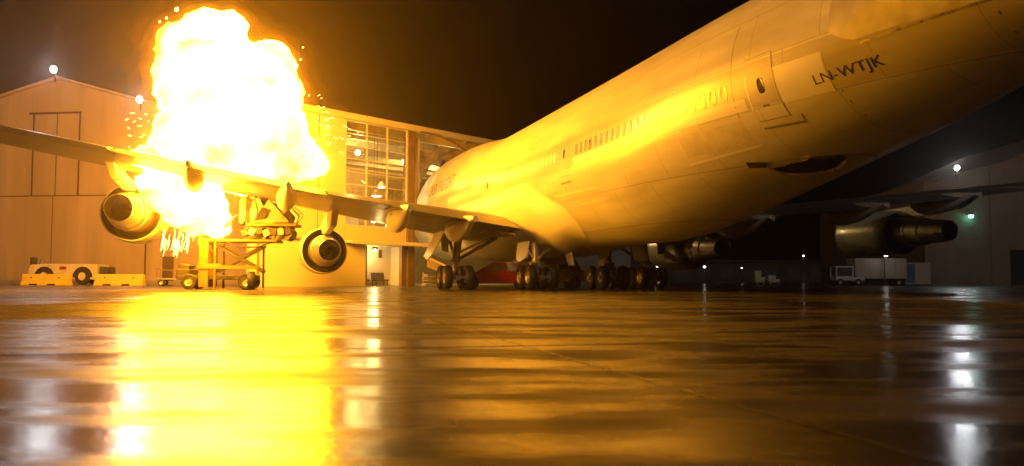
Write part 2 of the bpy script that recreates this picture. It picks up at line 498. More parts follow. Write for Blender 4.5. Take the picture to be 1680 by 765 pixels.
def bulb_light(t, watts, r=.2, z=-.3):
    ld = bpy.data.lights.new('bulb_light', 'POINT'); ld.energy = watts; ld.shadow_soft_size = r; ld.color = (1.0, .62, .18)
    lo = bpy.data.objects.new('bulb_light', ld); C.objects.link(lo); lo.parent = t; lo.location = (0, 0, z)
def hang_lamp(s, n, z, label, kind, watts=0):
    t = thing('ceiling_lamp', label, 'lamp', (s, n, z), HA, 'lamps lit inside the hangar')
    if kind == 'globe':
        MB().cyl((0, 0, .2), (0, 0, HZ-.9-z if HZ-.9-z > .3 else .4), .02, n=6).build('rod', M['seat'], t)
        MB().lathe([(-.20, 0), (-.17, .12), (0, .22), (.17, .12), (.20, 0)], (0, 0, 0), (0, 0, 1), 14).build('globe', M['lens_in'], t, True)
        if watts: bulb_light(t, watts)
    else:
        MB().cyl((0, 0, .42), (0, 0, HZ-.9-z), .02, n=6).build('rod', M['seat'], t)
        MB().lathe([(.45, .05), (.40, .12), (0, .42), (-.04, .42)], (0, 0, 0), (0, 0, 1), 18).build('lamp_shade', M['hwall'], t, True)
        MB().lathe([(-.10, 0), (-.08, .22), (.02, .30), (.08, .30), (.12, 0)], (0, 0, 0), (0, 0, 1), 16).build('bulb', M['lens_in'], t, True)
    return t
bpy.context.view_layer.update()
hang_lamp(-12.15, 66, 10.45, 'glowing globe lamp high behind the upper left panes of the hangar', 'globe', 1600)
hang_lamp(-9.0, 70, 10.3, 'glowing globe lamp beside the brown hangar column', 'globe')
hang_lamp(-10.4, 67, 7.85, 'upper of two cone-shaded pendant lamps behind the hangar panes', 'cone')
hang_lamp(-10.3, 64, 6.85, 'lower of two cone-shaded pendant lamps behind the hangar panes', 'cone')
hang_lamp(-10.2, 62, 4.85, 'lit lamp in the strip window above the canopy', 'globe', 500)
hang_lamp(-6.05, 80, 11.2, 'small glowing lamp deep in the hangar above the airliner nose', 'globe', 5000)
hang_lamp(-3.4, 84, 11.2, 'small glowing lamp deep in the hangar beside the airliner crown', 'globe')
t = thing('entrance_lamp', 'small bright lamp under the canopy over the hangar entrance', 'lamp', hang.matrix_basis @ Vector((6.5, .55, 2.62)), HA)
MB().box((0, 0, .14), (.3, .3, .16)).build('housing', M['seat'], t)
MB().lathe([(-.10, 0), (-.07, .10), (.03, .13), (.06, 0)], (0, 0, 0), (0, 0, 1), 12).build('bulb', M['lens_in'], t, True)
bulb_light(t, 260, .1, -.2)
# waiting benches in the entrance
for k, (s, w, lb) in enumerate(((5.75, .75, 'left dark seat in the lit hangar entrance'), (7.35, 1.2, 'right wider dark seat in the lit hangar entrance'))):
    t = thing('bench', lb, 'bench', hang.matrix_basis @ Vector((s, .95, .03)), HA, 'seats in the hangar entrance')
    MB().box((0, -.05, .40), (w, .55, .12)).build('seat', M['seat'], t, False, .03)
    MB().box((0, .26, .68), (w, .10, .56), Matrix.Rotation(-.15, 3, 'X')).build('backrest', M['seat'], t, False, .03)
    for sx in (-1, 1):
        for sy in (-1, 1):
            MB().box((sx*(w/2-.06), sy*.2, .17), (.05, .05, .34)).build('leg', M['grease'], t)

# ================================================================== airliner
TH = .28966
XC, YC = 76.477, -15.328
def planew(xs, y, z=0):
    fw = -(xs-XC); rt = y-YC
    return Vector((-fw*math.sin(TH)+rt*math.cos(TH), fw*math.cos(TH)+rt*math.sin(TH), z))
X0 = 36.0
air = thing('airliner', 'huge four-engined white jet airliner with its nose rammed into the hangar', 'airplane', planew(X0, 0, 0), TH)
def A(xs, y, z): return Vector((y, X0-xs, z))

KX = [0, .4, 1, 2.5, 5, 8, 12, 20, 46, 48, 50, 53, 56, 59, 62, 65, 68, 70.3]
KZ = [4.9, 4.1, 3.6, 2.9, 2.35, 2.1, 2, 2, 2, 2.12, 2.4, 2.95, 3.5, 4.05, 4.7, 5.4, 6.2, 6.9]
CX_ = [0, .4, 1, 2.5, 5, 8, 12, 16, 20, 24, 28, 40, 54, 58, 62, 66, 70.3]
CZ = [5.0, 5.7, 6.3, 7.6, 9.2, 10.0, 10.2, 10.15, 10.0, 9.65, 9.3, 9.25, 9.25, 9.2, 9.1, 8.9, 8.3]
WX = [0, .4, 1, 2.5, 5, 8, 12, 20, 46, 51, 54, 57, 60, 63, 66, 69, 70.3]
WW = [.05, .85, 1.35, 2.15, 2.85, 3.15, 3.25, 3.25, 3.25, 3.2, 3.05, 2.8, 2.45, 2.05, 1.6, 1.05, .7]
def sect(xs):
    k = sinterp(xs, KX, KZ); c = sinterp(xs, CX_, CZ); w = sinterp(xs, WX, WW)
    return k, c, w, k + .47*(min(c, 9.25)-k)
def surf(xs, phi, off=0.0):
    """phi 0 at the keel, +pi/2 at the left side, pi at the crown"""
    k, c, w, zc = sect(xs)
    cz = math.cos(phi)
    z = zc - (zc-k)*cz if cz > 0 else zc + (c-zc)*(-cz)
    y = -w*math.sin(phi)
    if off:
        ry = (zc-k) if cz > 0 else (c-zc)
        n = Vector((-math.sin(phi)/w, 0, -cz/ry)).normalized()
        y += n.x*off; z += n.z*off
    return A(xs, y, z)
def side(xs, z, off=.0):
    k, c, w, zc = sect(xs)
    if z < zc: phi = math.acos(max(-1, min(1, (zc-z)/(zc-k))))
    else: phi = PI - math.acos(max(-1, min(1, (z-zc)/(c-zc))))
    return surf(xs, phi, off)

fb = MB()
st = [0, .15, .4, .7, 1, 1.5, 2.0, 2.5, 3.2, 4, 5, 6, 7, 8, 10, 12, 14, 16, 18, 20, 22, 24, 26, 28, 30, 34, 38, 42, 45] + [45.3+.3*i for i in range(84)]
st = [s for s in st if s < 70.3] + [70.3]
fb.loft([[surf(s, 2*PI*i/144) for i in range(144)] for s in st])
fus = fb.build('fuselage', M['skin'], air, True, angle=60)

def patch(name, x0, x1, z0, z1, m, off=.008, nx=10, nz=8, parent=None, zf=None):
    b = MB(); R = []
    for i in range(nx+1):
        xs = x0 + (x1-x0)*i/nx
        a, c = (z0, z1) if zf is None else zf(i/nx)
        R.append([side(xs, a + (c-a)*j/nz, off) for j in range(nz+1)])
    b.loft(R, closed=False, caps=False)
    return b.build(name, M[m], parent or fus, True)
def strip(name, pts, w, m, off=.012, parent=None, use_z=True):
    """narrow ribbon along (station, z) points on the left flank"""
    b = MB(); R = []
    P = []
    for i in range(len(pts)-1):
        (a, c), (d, e) = pts[i], pts[i+1]
        n = max(1, int(math.hypot(d-a, e-c)/.25))
        P += [(a+(d-a)*k/n, c+(e-c)*k/n) for k in range(n)]
    P.append(pts[-1])
    for i, (x, z) in enumerate(P):
        q = P[min(i+1, len(P)-1)]; p = P[max(i-1, 0)]
        dx, dz = q[0]-p[0], q[1]-p[1]; l = math.hypot(dx, dz) or 1
        nx, nz = -dz/l*w/2, dx/l*w/2
        R.append([side(x+nx, z+nz, off), side(x-nx, z-nz, off)])
    b.loft(R, closed=False, caps=False)
    return b.build(name, M[m], parent or fus, True)

# windows
WZ = 5.75
def window_mesh(w, h, n=12):
    return [(w/2*math.copysign(abs(math.cos(2*PI*i/n))**.6, math.cos(2*PI*i/n)), h/2*math.copysign(abs(math.sin(2*PI*i/n))**.6, math.sin(2*PI*i/n))) for i in range(n)]
def window(xs, z, m, w=.30, h=.47, name='window', parent=None, off=.009):
    P = window_mesh(w, h)
    b = MB()
    b.loft([[side(xs+a, z+c, .001) for a, c in P], [side(xs+a*.96, z+c*.96, off) for a, c in P]])
    return b.build(name, M[m], parent or fus)
xs = 44.9
while xs < 55.9:
    window(xs, WZ, 'winA'); xs += .51
xs = 32.6
while xs < 42.4:
    window(xs, WZ, 'winB'); xs += .51
xs = 21.0
while xs < 29.8:
    if not (26.4 < xs < 27.0): window(xs, WZ, 'winB')
    xs += .51
# doors
def door(xs, m_win='winD', w=1.05, zlo=4.80, zhi=6.45):
    d = patch('door', xs-w/2, xs+w/2, zlo, zhi, 'skin', .009, 12, 20)
    o = [(xs-w/2, zlo), (xs-w/2, zhi), (xs+w/2, zhi), (xs+w/2, zlo), (xs-w/2, zlo)]
    strip('door_seam', o, .016, 'seam', .0105, d)
    return d
d5 = door(57.15)
window(57.15, 5.66, 'winD', .26, .42, 'door_window', d5, .016)
strip('door_handle', [(57.0, 5.15), (57.25, 5.15)], .05, 'seam', .013, d5)
d4 = door(43.5); window(43.5, WZ, 'winD', .22, .42, 'door_window', d4, .016)
d3 = door(31.1); window(31.1, WZ, 'winD', .22, .42, 'door_window', d3, .016)
window(46.35, 5.72, 'winD', .2, .42, 'window')
strip('sill_scuff_plate', [(42.9, 4.55), (44.1, 4.55)], .07, 'seam', .006)
strip('sill_scuff_plate', [(56.6, 4.62), (58.0, 4.60), (58.02, 4.78)], .05, 'seam', .008)
strip('sill_scuff_plate', [(30.5, 4.62), (31.8, 4.62), (31.8, 5.0)], .07, 'winB', .006)
# paint patches and metal panels
patch('paint_patch', 56.55, 59.35, 5.10, 6.02, 'patch', .004, 24, 20)
patch('paint_patch', 44.6, 56.4, 5.15, 5.45, 'patch', .004, 30, 8)
patch('metal_panel', 53.0, 56.0, 4.30, 4.95, 'dull', .0035)
patch('stabilizer_panel', 59.7, 63.6, 6.0, 7.1, 'dull', .004, 12, 8, None,
      lambda t: (6.02+.03*math.sin(t*3)+(.35*(1-t*7) if t < .14 else 0), 7.2))
strip('gloss_line', [(60.4, 5.93), (62.0, 5.99), (63.6, 6.02)], .05, 'lip', .008)  # bright strip painted in for the gloss highlight along the body contour
strip('joint_ring', [(63.6, 4.6), (63.6, 5.4), (63.6, 6.1), (63.6, 7.2)], .04, 'seam', .005)
strip('joint_ring', [(59.5, 3.9), (59.5, 5.1)], .03, 'seam', .005)
strip('joint_ring', [(55.95, 5.0), (56.0, 6.2), (56.0, 7.6)], .025, 'seam', .005)
strip('cargo_door_seam', [(44.2, 3.6), (47.0, 3.6)], .05, 'patch', .006)
strip('rub_strip', [(41.6, 4.15), (46.5, 4.05)], .07, 'patch', .006)
strip('rub_strip', [(52.9, 4.10), (56.1, 4.26)], .06, 'patch', .006)
# torn opening in the aft belly
def torn():
    edge = [(55.35, .52), (55.5, .36), (55.65, .30), (55.9, .20), (56.1, .12), (56.45, .02), (56.9, -.02), (57.3, .04), (57.7, .08), (57.75, .22), (57.4, .30), (57.05, .40), (56.6, .42), (56.2, .46), (55.8, .47)]
    b = MB(); n = len(edge); cx = sum(e[0] for e in edge)/n; cp = sum(e[1] for e in edge)/n
    edge = [(cx+(x-cx)*.82, cp+(p-cp)*.8) for x, p in edge]
    ring = [surf(x, p, .015) for x, p in edge]
    rin = [surf(cx+(x-cx)*.5, cp+(p-cp)*.5, .018) for x, p in edge]
    b.loft([ring, rin], caps=False)
    b._add(rin, [tuple(range(n))])
    b.build('torn_opening', M['hole'], fus)  # flat dark sheet on the skin, the cavity's shade put into its colour
    rnd = random.Random(3)
    for i in range(n):
        (x0, p0), (x1, p1) = edge[i], edge[(i+1) % n]
        m = MB(); R = []
        for k in range(5):
            t = k/4; x = x0+(x1-x0)*t; p = p0+(p1-p0)*t
            h = .02 + rnd.random()*.06
            R.append([surf(x, p, .012), surf(x+(x-cx)*.06, p+(p-cp)*.12, h)])
        m.loft(R, closed=False, caps=False)
        m.build('torn_lip', M['lip'], fus)
torn()
q = MB(); q.loft([[surf(x, p, .012) for x, p in ((55.0, .60), (55.5, .52), (55.58, .58), (55.08, .67))], [surf(x, p, .05) for x, p in ((55.0, .60), (55.5, .52), (55.58, .58), (55.08, .67))]])
q.build('access_panel', M['grease'], fus)

# lettering on the flank
def lettering(txt, xs0, z0, width, height, m, name, slope=0.0, off=.006):
    cu = bpy.data.curves.new(name, 'FONT'); cu.body = txt; cu.size = 1.0; cu.resolution_u = 3
    ob = bpy.data.objects.new(name + '_curve', cu); C.objects.link(ob)
    bpy.context.view_layer.update()
    dg = bpy.context.evaluated_depsgraph_get()
    me = bpy.data.meshes.new_from_object(ob.evaluated_get(dg))
    bpy.data.objects.remove(ob)
    bm = bmesh.new(); bm.from_mesh(me)
    xsv = [v.co.x for v in bm.verts]; ysv = [v.co.y for v in bm.verts]
    x0, x1, y0, y1 = min(xsv), max(xsv), min(ysv), max(ysv)
    for k in range(1, 8):
        yy = y0 + (y1-y0)*k/8
        bmesh.ops.bisect_plane(bm, geom=bm.verts[:] + bm.edges[:] + bm.faces[:], plane_co=(0, yy, 0), plane_no=(0, 1, 0))
    for v in bm.verts:
        u = (v.co.x-x0)/(x1-x0); t = (v.co.y-y0)/(y1-y0)
        v.co = side(xs0 + u*width, z0 + t*height + slope*u, off)
    bm.to_mesh(me); bm.free()
    me.materials.clear(); me.materials.append(M[m])
    o = bpy.data.objects.new(name, me); C.objects.link(o); o.parent = fus
    return o
lettering('LN-WTJK', 58.90, 5.24, 1.98, .30, 'black', 'registration_lettering', .05)
lettering('NORSK FREIGHT', 12.0, 6.75, 9.5, .85, 'textf', 'airline_lettering', .0)

# wing-to-body fairing
def fairing():
    PH = [0, .3, .54, .8, .98, 1.16, 1.34, 1.5]
    AF = [39.0, 40.7, 41.9, 42.5, 42.4, 41.2, 39.6, 37.9]
    FW = [19.0, 19.2, 19.6, 20.2, 20.8, 21.6, 22.6, 24.0]
    b = MB(); R = []
    NP, NX = 64, 110
    for i in range(NX+1):
        t = i/NX; ring = []
        for j in range(NP+1):
            p = -1.5 + 3.0*j/NP; ap = abs(p)
            x0 = sinterp(ap, PH, FW); x1 = sinterp(ap, PH, AF)
            xs = x0 + (x1-x0)*t
            e = min(1, (1-t)*(x1-x0)/3.2); e = e*e*(3-2*e)
            fw = min(1, t*(x1-x0)/4.0); fw = fw*fw*(3-2*fw)
            tp = min(1, (1.5-ap)/.30); tp = tp*tp*(3-2*tp)
            ring.append(surf(xs, p, .012 + .34*e*fw*tp))
        R.append(ring)
    b.loft(R, closed=False, caps=False)
    return b.build('wing_fairing', M['patch'], air, True, angle=50)
fairing()

# wings
def te(y): return interp(y, [0, 3.2, 12, 29.8], [37.1, 37.8, 39.8, 50.0])
def le(y): return 19.5 + .885*y
def zte(y): return 2.65 + .116*y
def wing_pt(y, c, up, sgn, droop=0.0):
    ch = te(y)-le(y)
    tk = interp(y, [0, 12, 29.8], [.125, .095, .08])
    yt = 5*tk*(.2969*math.sqrt(max(c, 0)) - .126*c - .3516*c*c + .2843*c**3 - .1015*c**4)
    inc = interp(y, [0, 12, 29.8], [.045, .025, .0])
    z = zte(y) + (1-c)*ch*inc + ch*.012*math.sin(PI*c) + (1 if up else -.75)*yt*ch
    if c > .8: z -= droop*(c-.8)/.2
    return A(le(y)+c*ch, sgn*y, z)
def wing_ring(y, c0, c1, sgn, droop=0.0, n=12):
    cs = [c0 + (c1-c0)*(1-math.cos(PI*i/n))/2 for i in range(n+1)] if c0 == 0 else [c0 + (c1-c0)*i/4 for i in range(5)]
    up = [wing_pt(y, c, True, sgn, droop) for c in cs]
    lo = [wing_pt(y, c, False, sgn, droop) for c in reversed(cs)]
    if c0 == 0: lo = lo[:-1]
    return up + lo
YS = [2.2, 4, 6, 8, 10, 12, 14, 17, 20, 23, 26, 28.6, 29.5, 29.8]
for sgn in (-1, 1):
    b = MB()
    b.loft([wing_ring(y, 0, .80, sgn) for y in YS])
    wg = b.build('wing', M['wing'], air, True, angle=35)
    for nm, y0, y1, dr in (('flap', 3.3, 9.75, .10), ('aileron', 9.85, 12.55, .02), ('flap', 12.65, 20.4, .10), ('aileron', 20.5, 28.3, .0), ('wing_tip', 28.4, 29.8, 0)):
        f = MB(); k = 5
        f.loft([wing_ring(y0+(y1-y0)*i/k, .808, 1.0, sgn, dr) for i in range(k+1)])
        f.build(nm, M['wingd'], wg, True, angle=30)
    # spoiler panels proud of the upper skin
    for i in range(6):
        y0 = 4.2 + i*2.6 + (1.2 if i > 1 else 0); y1 = y0 + 2.4
        f = MB()
        f.loft([[wing_pt(y, c, True, sgn) + Vector((0, 0, .02 if c < .69 else .012)) for c in (.66, .70, .75, .79)] for y in (y0, (y0+y1)/2, y1)], closed=False, caps=False)
        f.build('spoiler', M['wing'], wg, True)
    # canoe fairings of the flap tracks
    for y, L0, L1, hh, ww in ((6.0, 5.0, .9, .62, .46), (9.1, 4.8, .9, .62, .46), (14.3, 4.2, .9, .56, .42), (17.9, 3.8, .9, .52, .38)):
        f = MB(); R = []
        for i in range(15):
            t = i/14; xs = te(y)-L0 + (L0+L1)*t
            r = math.sin(PI*min(1, t*1.05+.0)**.72) if t < .97 else .16
            r = max(.05, r)**.75
            c = min(1, (xs-le(y))/(te(y)-le(y)))
            base = wing_pt(y, c, False, 1).z + .06 - max(0, xs-te(y))*.05
            R.append([A(xs, sgn*y + ww*r*math.cos(a), base - hh*.62*r + hh*r*math.sin(a)) for a in [2*PI*k/16 for k in range(16)]])
        f.loft(R)
        f.build('flap_track_fairing', M['white'], wg, True, angle=50)

# tail surfaces
def slab(name, m, root, tip, thick, parent):
    b = MB(); R = []
    for (l, t, y, z), th in ((root, thick), (tip, thick*.45)):
        ring = []
        for c in (0, .03, .12, .3, .55, .8, 1.0): ring.append((c, 1))
        for c in (.8, .55, .3, .12, .03): ring.append((c, -1))
        R.append((l, t, y, z, th, ring))
    rings = []
    for k in range(7):
        u = k/6
        (l0, t0, y0, z0, th0, rg), (l1, t1, y1, z1, th1, _) = R
        l = l0+(l1-l0)*u; t = t0+(t1-t0)*u; y = y0+(y1-y0)*u; z = z0+(z1-z0)*u; th = th0+(th1-th0)*u
        pts = []
        for c, s in rg:
            h = th*(2.6*math.sqrt(c)*(1-c) + .02)*.6*s
            pts.append(A(l+(t-l)*c, y, z+h) if name != 'tail_fin' else A(l+(t-l)*c, y+h, z))
        rings.append(pts)
    b.loft(rings)
    return b.build(name, M[m], parent, True, angle=40)
for s in (-1, 1):
    slab('stabilizer', 'white', (60.1, 67.6, s*1.2, 6.72), (67.6, 70.2, s*11.0, 8.0), .62, air)
slab('tail_fin', 'white', (55.2, 67.4, 0, 8.9), (65.5, 70.4, 0, 19.0), .9, air)

# engines
def engine(xe, y, z):
    """xe: station of the fan nozzle exit"""
    ax = (0, -1, .0)
    o = A(xe, y, z)
    pr = [(-4.5, 1.10), (-4.55, 1.16), (-4.48, 1.24), (-4.2, 1.31), (-3.2, 1.38), (-2.0, 1.38), (-1.0, 1.36), (0, 1.30), (.02, 1.275), (0, 1.25), (-.8, 1.24), (-1.6, 1.2)]
    e = MB().lathe(pr, o, (0, -1, -.02), 48).build('engine', M['cowl'], air, True, angle=50)
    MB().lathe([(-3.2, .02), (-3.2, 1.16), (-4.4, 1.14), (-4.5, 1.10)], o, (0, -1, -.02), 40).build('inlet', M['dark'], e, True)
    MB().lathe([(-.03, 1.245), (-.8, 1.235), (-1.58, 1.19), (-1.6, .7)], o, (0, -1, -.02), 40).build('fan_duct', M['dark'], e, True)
    MB().lathe([(-1.7, .86), (-.4, .92), (.3, .91), (1.0, .86), (1.02, .82), (1.9, .77), (1.95, .72), (2.9, .65), (3.6, .58), (3.62, .56), (3.5, .55)], o, (0, -1, -.02), 40).build('engine_core', M['core'], e, True, angle=25)
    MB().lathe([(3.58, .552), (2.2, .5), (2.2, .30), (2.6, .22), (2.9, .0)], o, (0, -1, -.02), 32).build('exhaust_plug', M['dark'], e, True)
    for a in (.6, PI-.6, -.6, PI+.6):
        MB().box((o.x+1.32*math.cos(a), o.y+2.1, o.z+1.32*math.sin(a)), (.10, .5, .10)).build('latch', M['grease'], e, False, .01)
    # pylon
    ay = abs(y); sg = 1 if y > 0 else -1
    c1 = max(.03, (xe-1.2-le(ay))/(te(ay)-le(ay))) if xe-1.2 > le(ay) else .03
    poly = [A(xe-3.6, y, z+1.30)]
    xl = le(ay)+.03*(te(ay)-le(ay))
    poly.append(A(xl-.6, y, wing_pt(ay, .03, False, sg).z-.15))
    for c in (.03, .15, .3, .45):
        p = wing_pt(ay, c, False, sg); poly.append(A(le(ay)+c*(te(ay)-le(ay)), y, p.z+.10))
    xt = le(ay)+.45*(te(ay)-le(ay))
    poly += [A(max(xe+2.4, xt-1.5), y, z+1.05), A(xe+1.6, y, z+.86), A(xe+.2, y, z+.95), A(xe-.5, y, z+1.20)]
    b = MB(); b.prism([p + Vector((-.17, 0, 0)) for p in poly], (.34, 0, 0))
    b.build('pylon', M['cowl'], e, False, .04)
    return e
engine(34.8, -21.0, 3.50)
engine(27.0, -11.8, 2.12)
engine(27.0, 11.8, 2.55)
engine(35.3, 21.0, 3.35)

# landing gear
def tyre_prof(r=.62, w=.42):
    P = []
    for i in range(13):
        a = PI*i/12
        P.append((-w/2*math.cos(a)*(1 if abs(math.cos(a)) < .95 else .92), r-.20 + .20*math.sin(a)**.55))
    return [(-w/2*.7, .30)] + P + [(w/2*.7, .30)]
RIMP = [(-.20, .0), (-.20, .08), (-.15, .10), (-.11, .16), (-.11, .23), (-.16, .27), (-.18, .31), (.18, .31), (.16, .27), (.11, .23), (.11, .16), (.15, .10), (.20, .08), (.20, .0)]
tyre_me = rim_me = None
def gear(xs, y, ztop, lean=0.0, xa=0.0):
    """four-wheel truck; xs is the truck centre"""
    global tyre_me, rim_me
    b = MB()
    top = A(xs+xa, y+lean, ztop)
    b.cyl(A(xs, y, .62), A(xs, y, 1.45), .13, n=14)
    b.cyl(A(xs, y, 1.35), top, .20, .24, n=16)
    b.cyl(A(xs, y, 1.40), A(xs, y, 1.55), .26, n=16)
    g = b.build('landing_gear', M['gear'], air, True)
    MB().cyl(A(xs-.95, y, .60), A(xs+.95, y, .60), .13, .13, n=12).build('truck_beam', M['gear'], g, True)
    for dx in (-.735, .735):
        MB().cyl(A(xs+dx, y-.62, .62), A(xs+dx, y+.62, .62), .08, n=10).build('axle', M['gear'], g, True)
        for dy in (-.56, .56):
            if tyre_me is None:
                o = MB().lathe(tyre_prof(), (0, 0, 0), (1, 0, 0), 36).build('tyre', M['tyre'], g, True); tyre_me = o.data
                r = MB().lathe(RIMP, (0, 0, 0), (1, 0, 0), 28).build('rim', M['rim'], g, True, angle=25); rim_me = r.data
            else:
                o = bpy.data.objects.new('tyre', tyre_me); C.objects.link(o); o.parent = g
                r = bpy.data.objects.new('rim', rim_me); C.objects.link(r); r.parent = g
            o.location = A(xs+dx, y+dy, .62); r.location = A(xs+dx, y+dy, .62)
    # torque links and braces
    MB().tube([A(xs+.15, y, .75), A(xs+.55, y, 1.15), A(xs+.18, y, 1.55)], [.05, .06, .05], 8).build('torque_link', M['gear'], g, True)
    MB().tube([A(xs, y, 1.5), A(xs-2.1, y, ztop-.1)], [.09, .11], 10).build('drag_brace', M['gear'], g, True)
    return g
gl = gear(33.0, -5.5, 3.3, .25)
gr = gear(33.0, 5.5, 3.3, -.25)
bl = gear(35.9, -1.92, 2.4)
brr = gear(35.9, 1.92, 2.4)
for g_, s in ((gl, -1), (gr, 1)):
    MB().tube([A(33.0, s*5.4, 1.5), A(32.9, s*3.2, 2.75)], [.08, .10], 10).build('side_brace', M['gear'], g_, True)
    MB().tube([A(33.3, s*5.4, 1.9), A(34.2, s*3.6, 2.8)], [.05, .05], 8).build('side_brace', M['gear'], g_, True)
    # strut door, hanging outboard
    d = MB(); P = [A(32.2, s*6.35, 2.95), A(34.2, s*6.25, 2.95), A(34.6, s*7.0, 1.75), A(34.1, s*7.15, 1.45), A(32.4, s*7.0, 1.7)]
    d.prism(P, A(0, s*.07, .02) - A(0, 0, 0)); d.build('gear_door', M['white'], g_)
    d = MB(); d.loft([[A(33.6, s*5.9, 3.0), A(33.7, s*5.9, 3.0), A(33.6, s*6.0, 1.9), A(33.5, s*6.0, 1.9)], [A(33.6, s*6.45, 3.0), A(33.7, s*6.45, 3.0), A(33.6, s*6.35, 2.0), A(33.5, s*6.35, 2.0)]])
    d.build('gear_door', M['white'], g_)
for g_, s in ((bl, -1), (brr, 1)):
    d = MB()
    P = [A(36.3, s*3.0, 2.35), A(37.9, s*2.95, 2.35), A(38.2, s*3.15, 1.55), A(37.3, s*3.2, 1.35), A(36.6, s*3.15, 1.5)]
    d.prism(P, A(0, s*.08, 0) - A(0, 0, 0)); d.build('gear_door', M['white'], g_)
    d = MB()
    P = [A(37.2, s*.9, 2.1), A(38.3, s*.9, 2.1), A(38.2, s*.75, 1.2), A(37.5, s*.75, 1.2)]
    d.prism(P, A(0, s*.08, 0) - A(0, 0, 0)); d.build('gear_door', M['white'], g_)
    MB().tube([A(35.9, s*1.92, 1.5), A(37.6, s*1.5, 2.2)], [.08, .10], 10).build('drag_brace', M['gear'], g_, True)
    MB().box(A(35.9, s*1.92, 1.25), (.75, .35, .30), Matrix.Rotation(.2, 3, 'X')).build('actuator', M['gear'], g_, False, .04)
# gear bay under the wing root
bb = MB()
for k in range(5):
    bb.cyl(A(34.2+k*.45, -4.4, 2.9+.03*k), A(34.2+k*.45, -3.1, 2.75), .05, n=8)
bb.build('gear_bay_pipes', M['gear'], air, True)

# ================================================================== fireball
def pix(px, py, dep):
    f, h, t, ro = 1385.1, .5, .0552, .003
    a, b = px-840, py-382.5
    u = a*math.cos(ro)+b*math.sin(ro); v = -a*math.sin(ro)+b*math.cos(ro)
    y = -v/f; d = math.cos(t)-y*math.sin(t); up = y*math.cos(t)+math.sin(t); k = dep/d
    return Vector((u/f*k, dep, h+up*k))
fire = thing('fireball', 'white-hot explosion fireball billowing up over the left wing', 'fireball', (-13.5, 39, 3.0))
FO = Vector((-13.5, 39, 3.0))
BL = [(338, 62, 48, 41.5), (298, 78, 42, 41.2), (378, 48, 30, 41.5), (288, 122, 38, 41), (388, 112, 52, 41.5), (440, 112, 46, 41.2), (456, 158, 44, 41),
      (345, 150, 88, 41), (425, 195, 74, 40.5), (466, 205, 42, 40.5), (330, 220, 74, 40), (400, 245, 78, 40.5), (300, 232, 48, 39.5), (275, 245, 36, 38.5), (475, 255, 48, 41),
      (510, 268, 32, 42), (300, 290, 46, 36.5), (262, 262, 26, 34), (240, 258, 20, 33), (268, 300, 34, 34.5), (318, 318, 44, 36), (340, 345, 36, 36.5), (300, 348, 34, 36), (352, 372, 24, 37), (320, 372, 22, 36.5), (285, 338, 28, 35.5), (222, 262, 14, 32.5), (244, 292, 16, 33.5), (258, 330, 14, 34.5), (206, 256, 8, 32.5), (228, 300, 12, 33.5), (238, 318, 11, 34)]
bm = bmesh.new()
for px, py, r, dep in BL:
    p = pix(px, py, dep) - FO; R = r/1385.1*dep
    bmesh.ops.create_icosphere(bm, subdivisions=3, radius=R, matrix=Matrix.Translation(p))
me = bpy.data.meshes.new('fire_core'); bm.to_mesh(me); bm.free()
core = bpy.data.objects.new('fire_core', me); C.objects.link(core); core.parent = fire
me.materials.append(M['fire'])
md = core.modifiers.new('remesh', 'REMESH'); md.mode = 'VOXEL'; md.voxel_size = .22; md.use_smooth_shade = True
for nm, sz, stg in (('billow', 1.3, .55), ('puff', .42, .34)):
    tx = bpy.data.textures.new(nm, 'CLOUDS'); tx.noise_scale = sz; tx.noise_depth = 3
    md = core.modifiers.new(nm, 'DISPLACE'); md.texture = tx; md.strength = stg; md.mid_level = .55; md.texture_coords = 'LOCAL'
# soft flame edge and painted-in glow: nested veils, fainter and more ragged outward
for hi, (grow, amp, est, vox) in enumerate(((.12, .35, .26, .22), (.32, .55, .20, .26), (.65, .85, .075, .34), (1.2, 1.3, .02, .45))):
    hm = bpy.data.materials.new('glow_veil'); hm.use_nodes = True
    hm.cycles.homogeneous_volume = True; hm.cycles.emission_sampling = 'NONE'
    nt = hm.node_tree; nt.nodes.clear()
    out = nt.nodes.new('ShaderNodeOutputMaterial'); em = nt.nodes.new('ShaderNodeEmission')
    em.inputs['Color'].default_value = (1, .27, .008, 1); em.inputs['Strength'].default_value = est
    nt.links.new(em.outputs['Emission'], out.inputs['Volume'])
    bm = bmesh.new()
    for px, py, r, dep in BL + [(520, 225, 14, 40.5), (540, 212, 6, 40.5), (240, 215, 8, 39.5), (215, 245, 6, 35)]:
        p = pix(px, py, dep) - FO; R = r/1385.1*dep + grow
        bmesh.ops.create_icosphere(bm, subdivisions=2, radius=R, matrix=Matrix.Translation(p))
    me = bpy.data.meshes.new('flame_halo'); bm.to_mesh(me); bm.free()
    me.materials.append(hm)
    halo = bpy.data.objects.new('flame_halo', me); C.objects.link(halo); halo.parent = fire
    halo['kind'] = 'stuff'
    md = halo.modifiers.new('remesh', 'REMESH'); md.mode = 'VOXEL'; md.voxel_size = vox; md.use_smooth_shade = True
    tx = bpy.data.textures.new('halo', 'CLOUDS'); tx.noise_scale = .5 + .17*hi; tx.noise_depth = 2
    md = halo.modifiers.new('d', 'DISPLACE'); md.texture = tx; md.strength = amp; md.mid_level = .5; md.texture_coords = 'LOCAL'
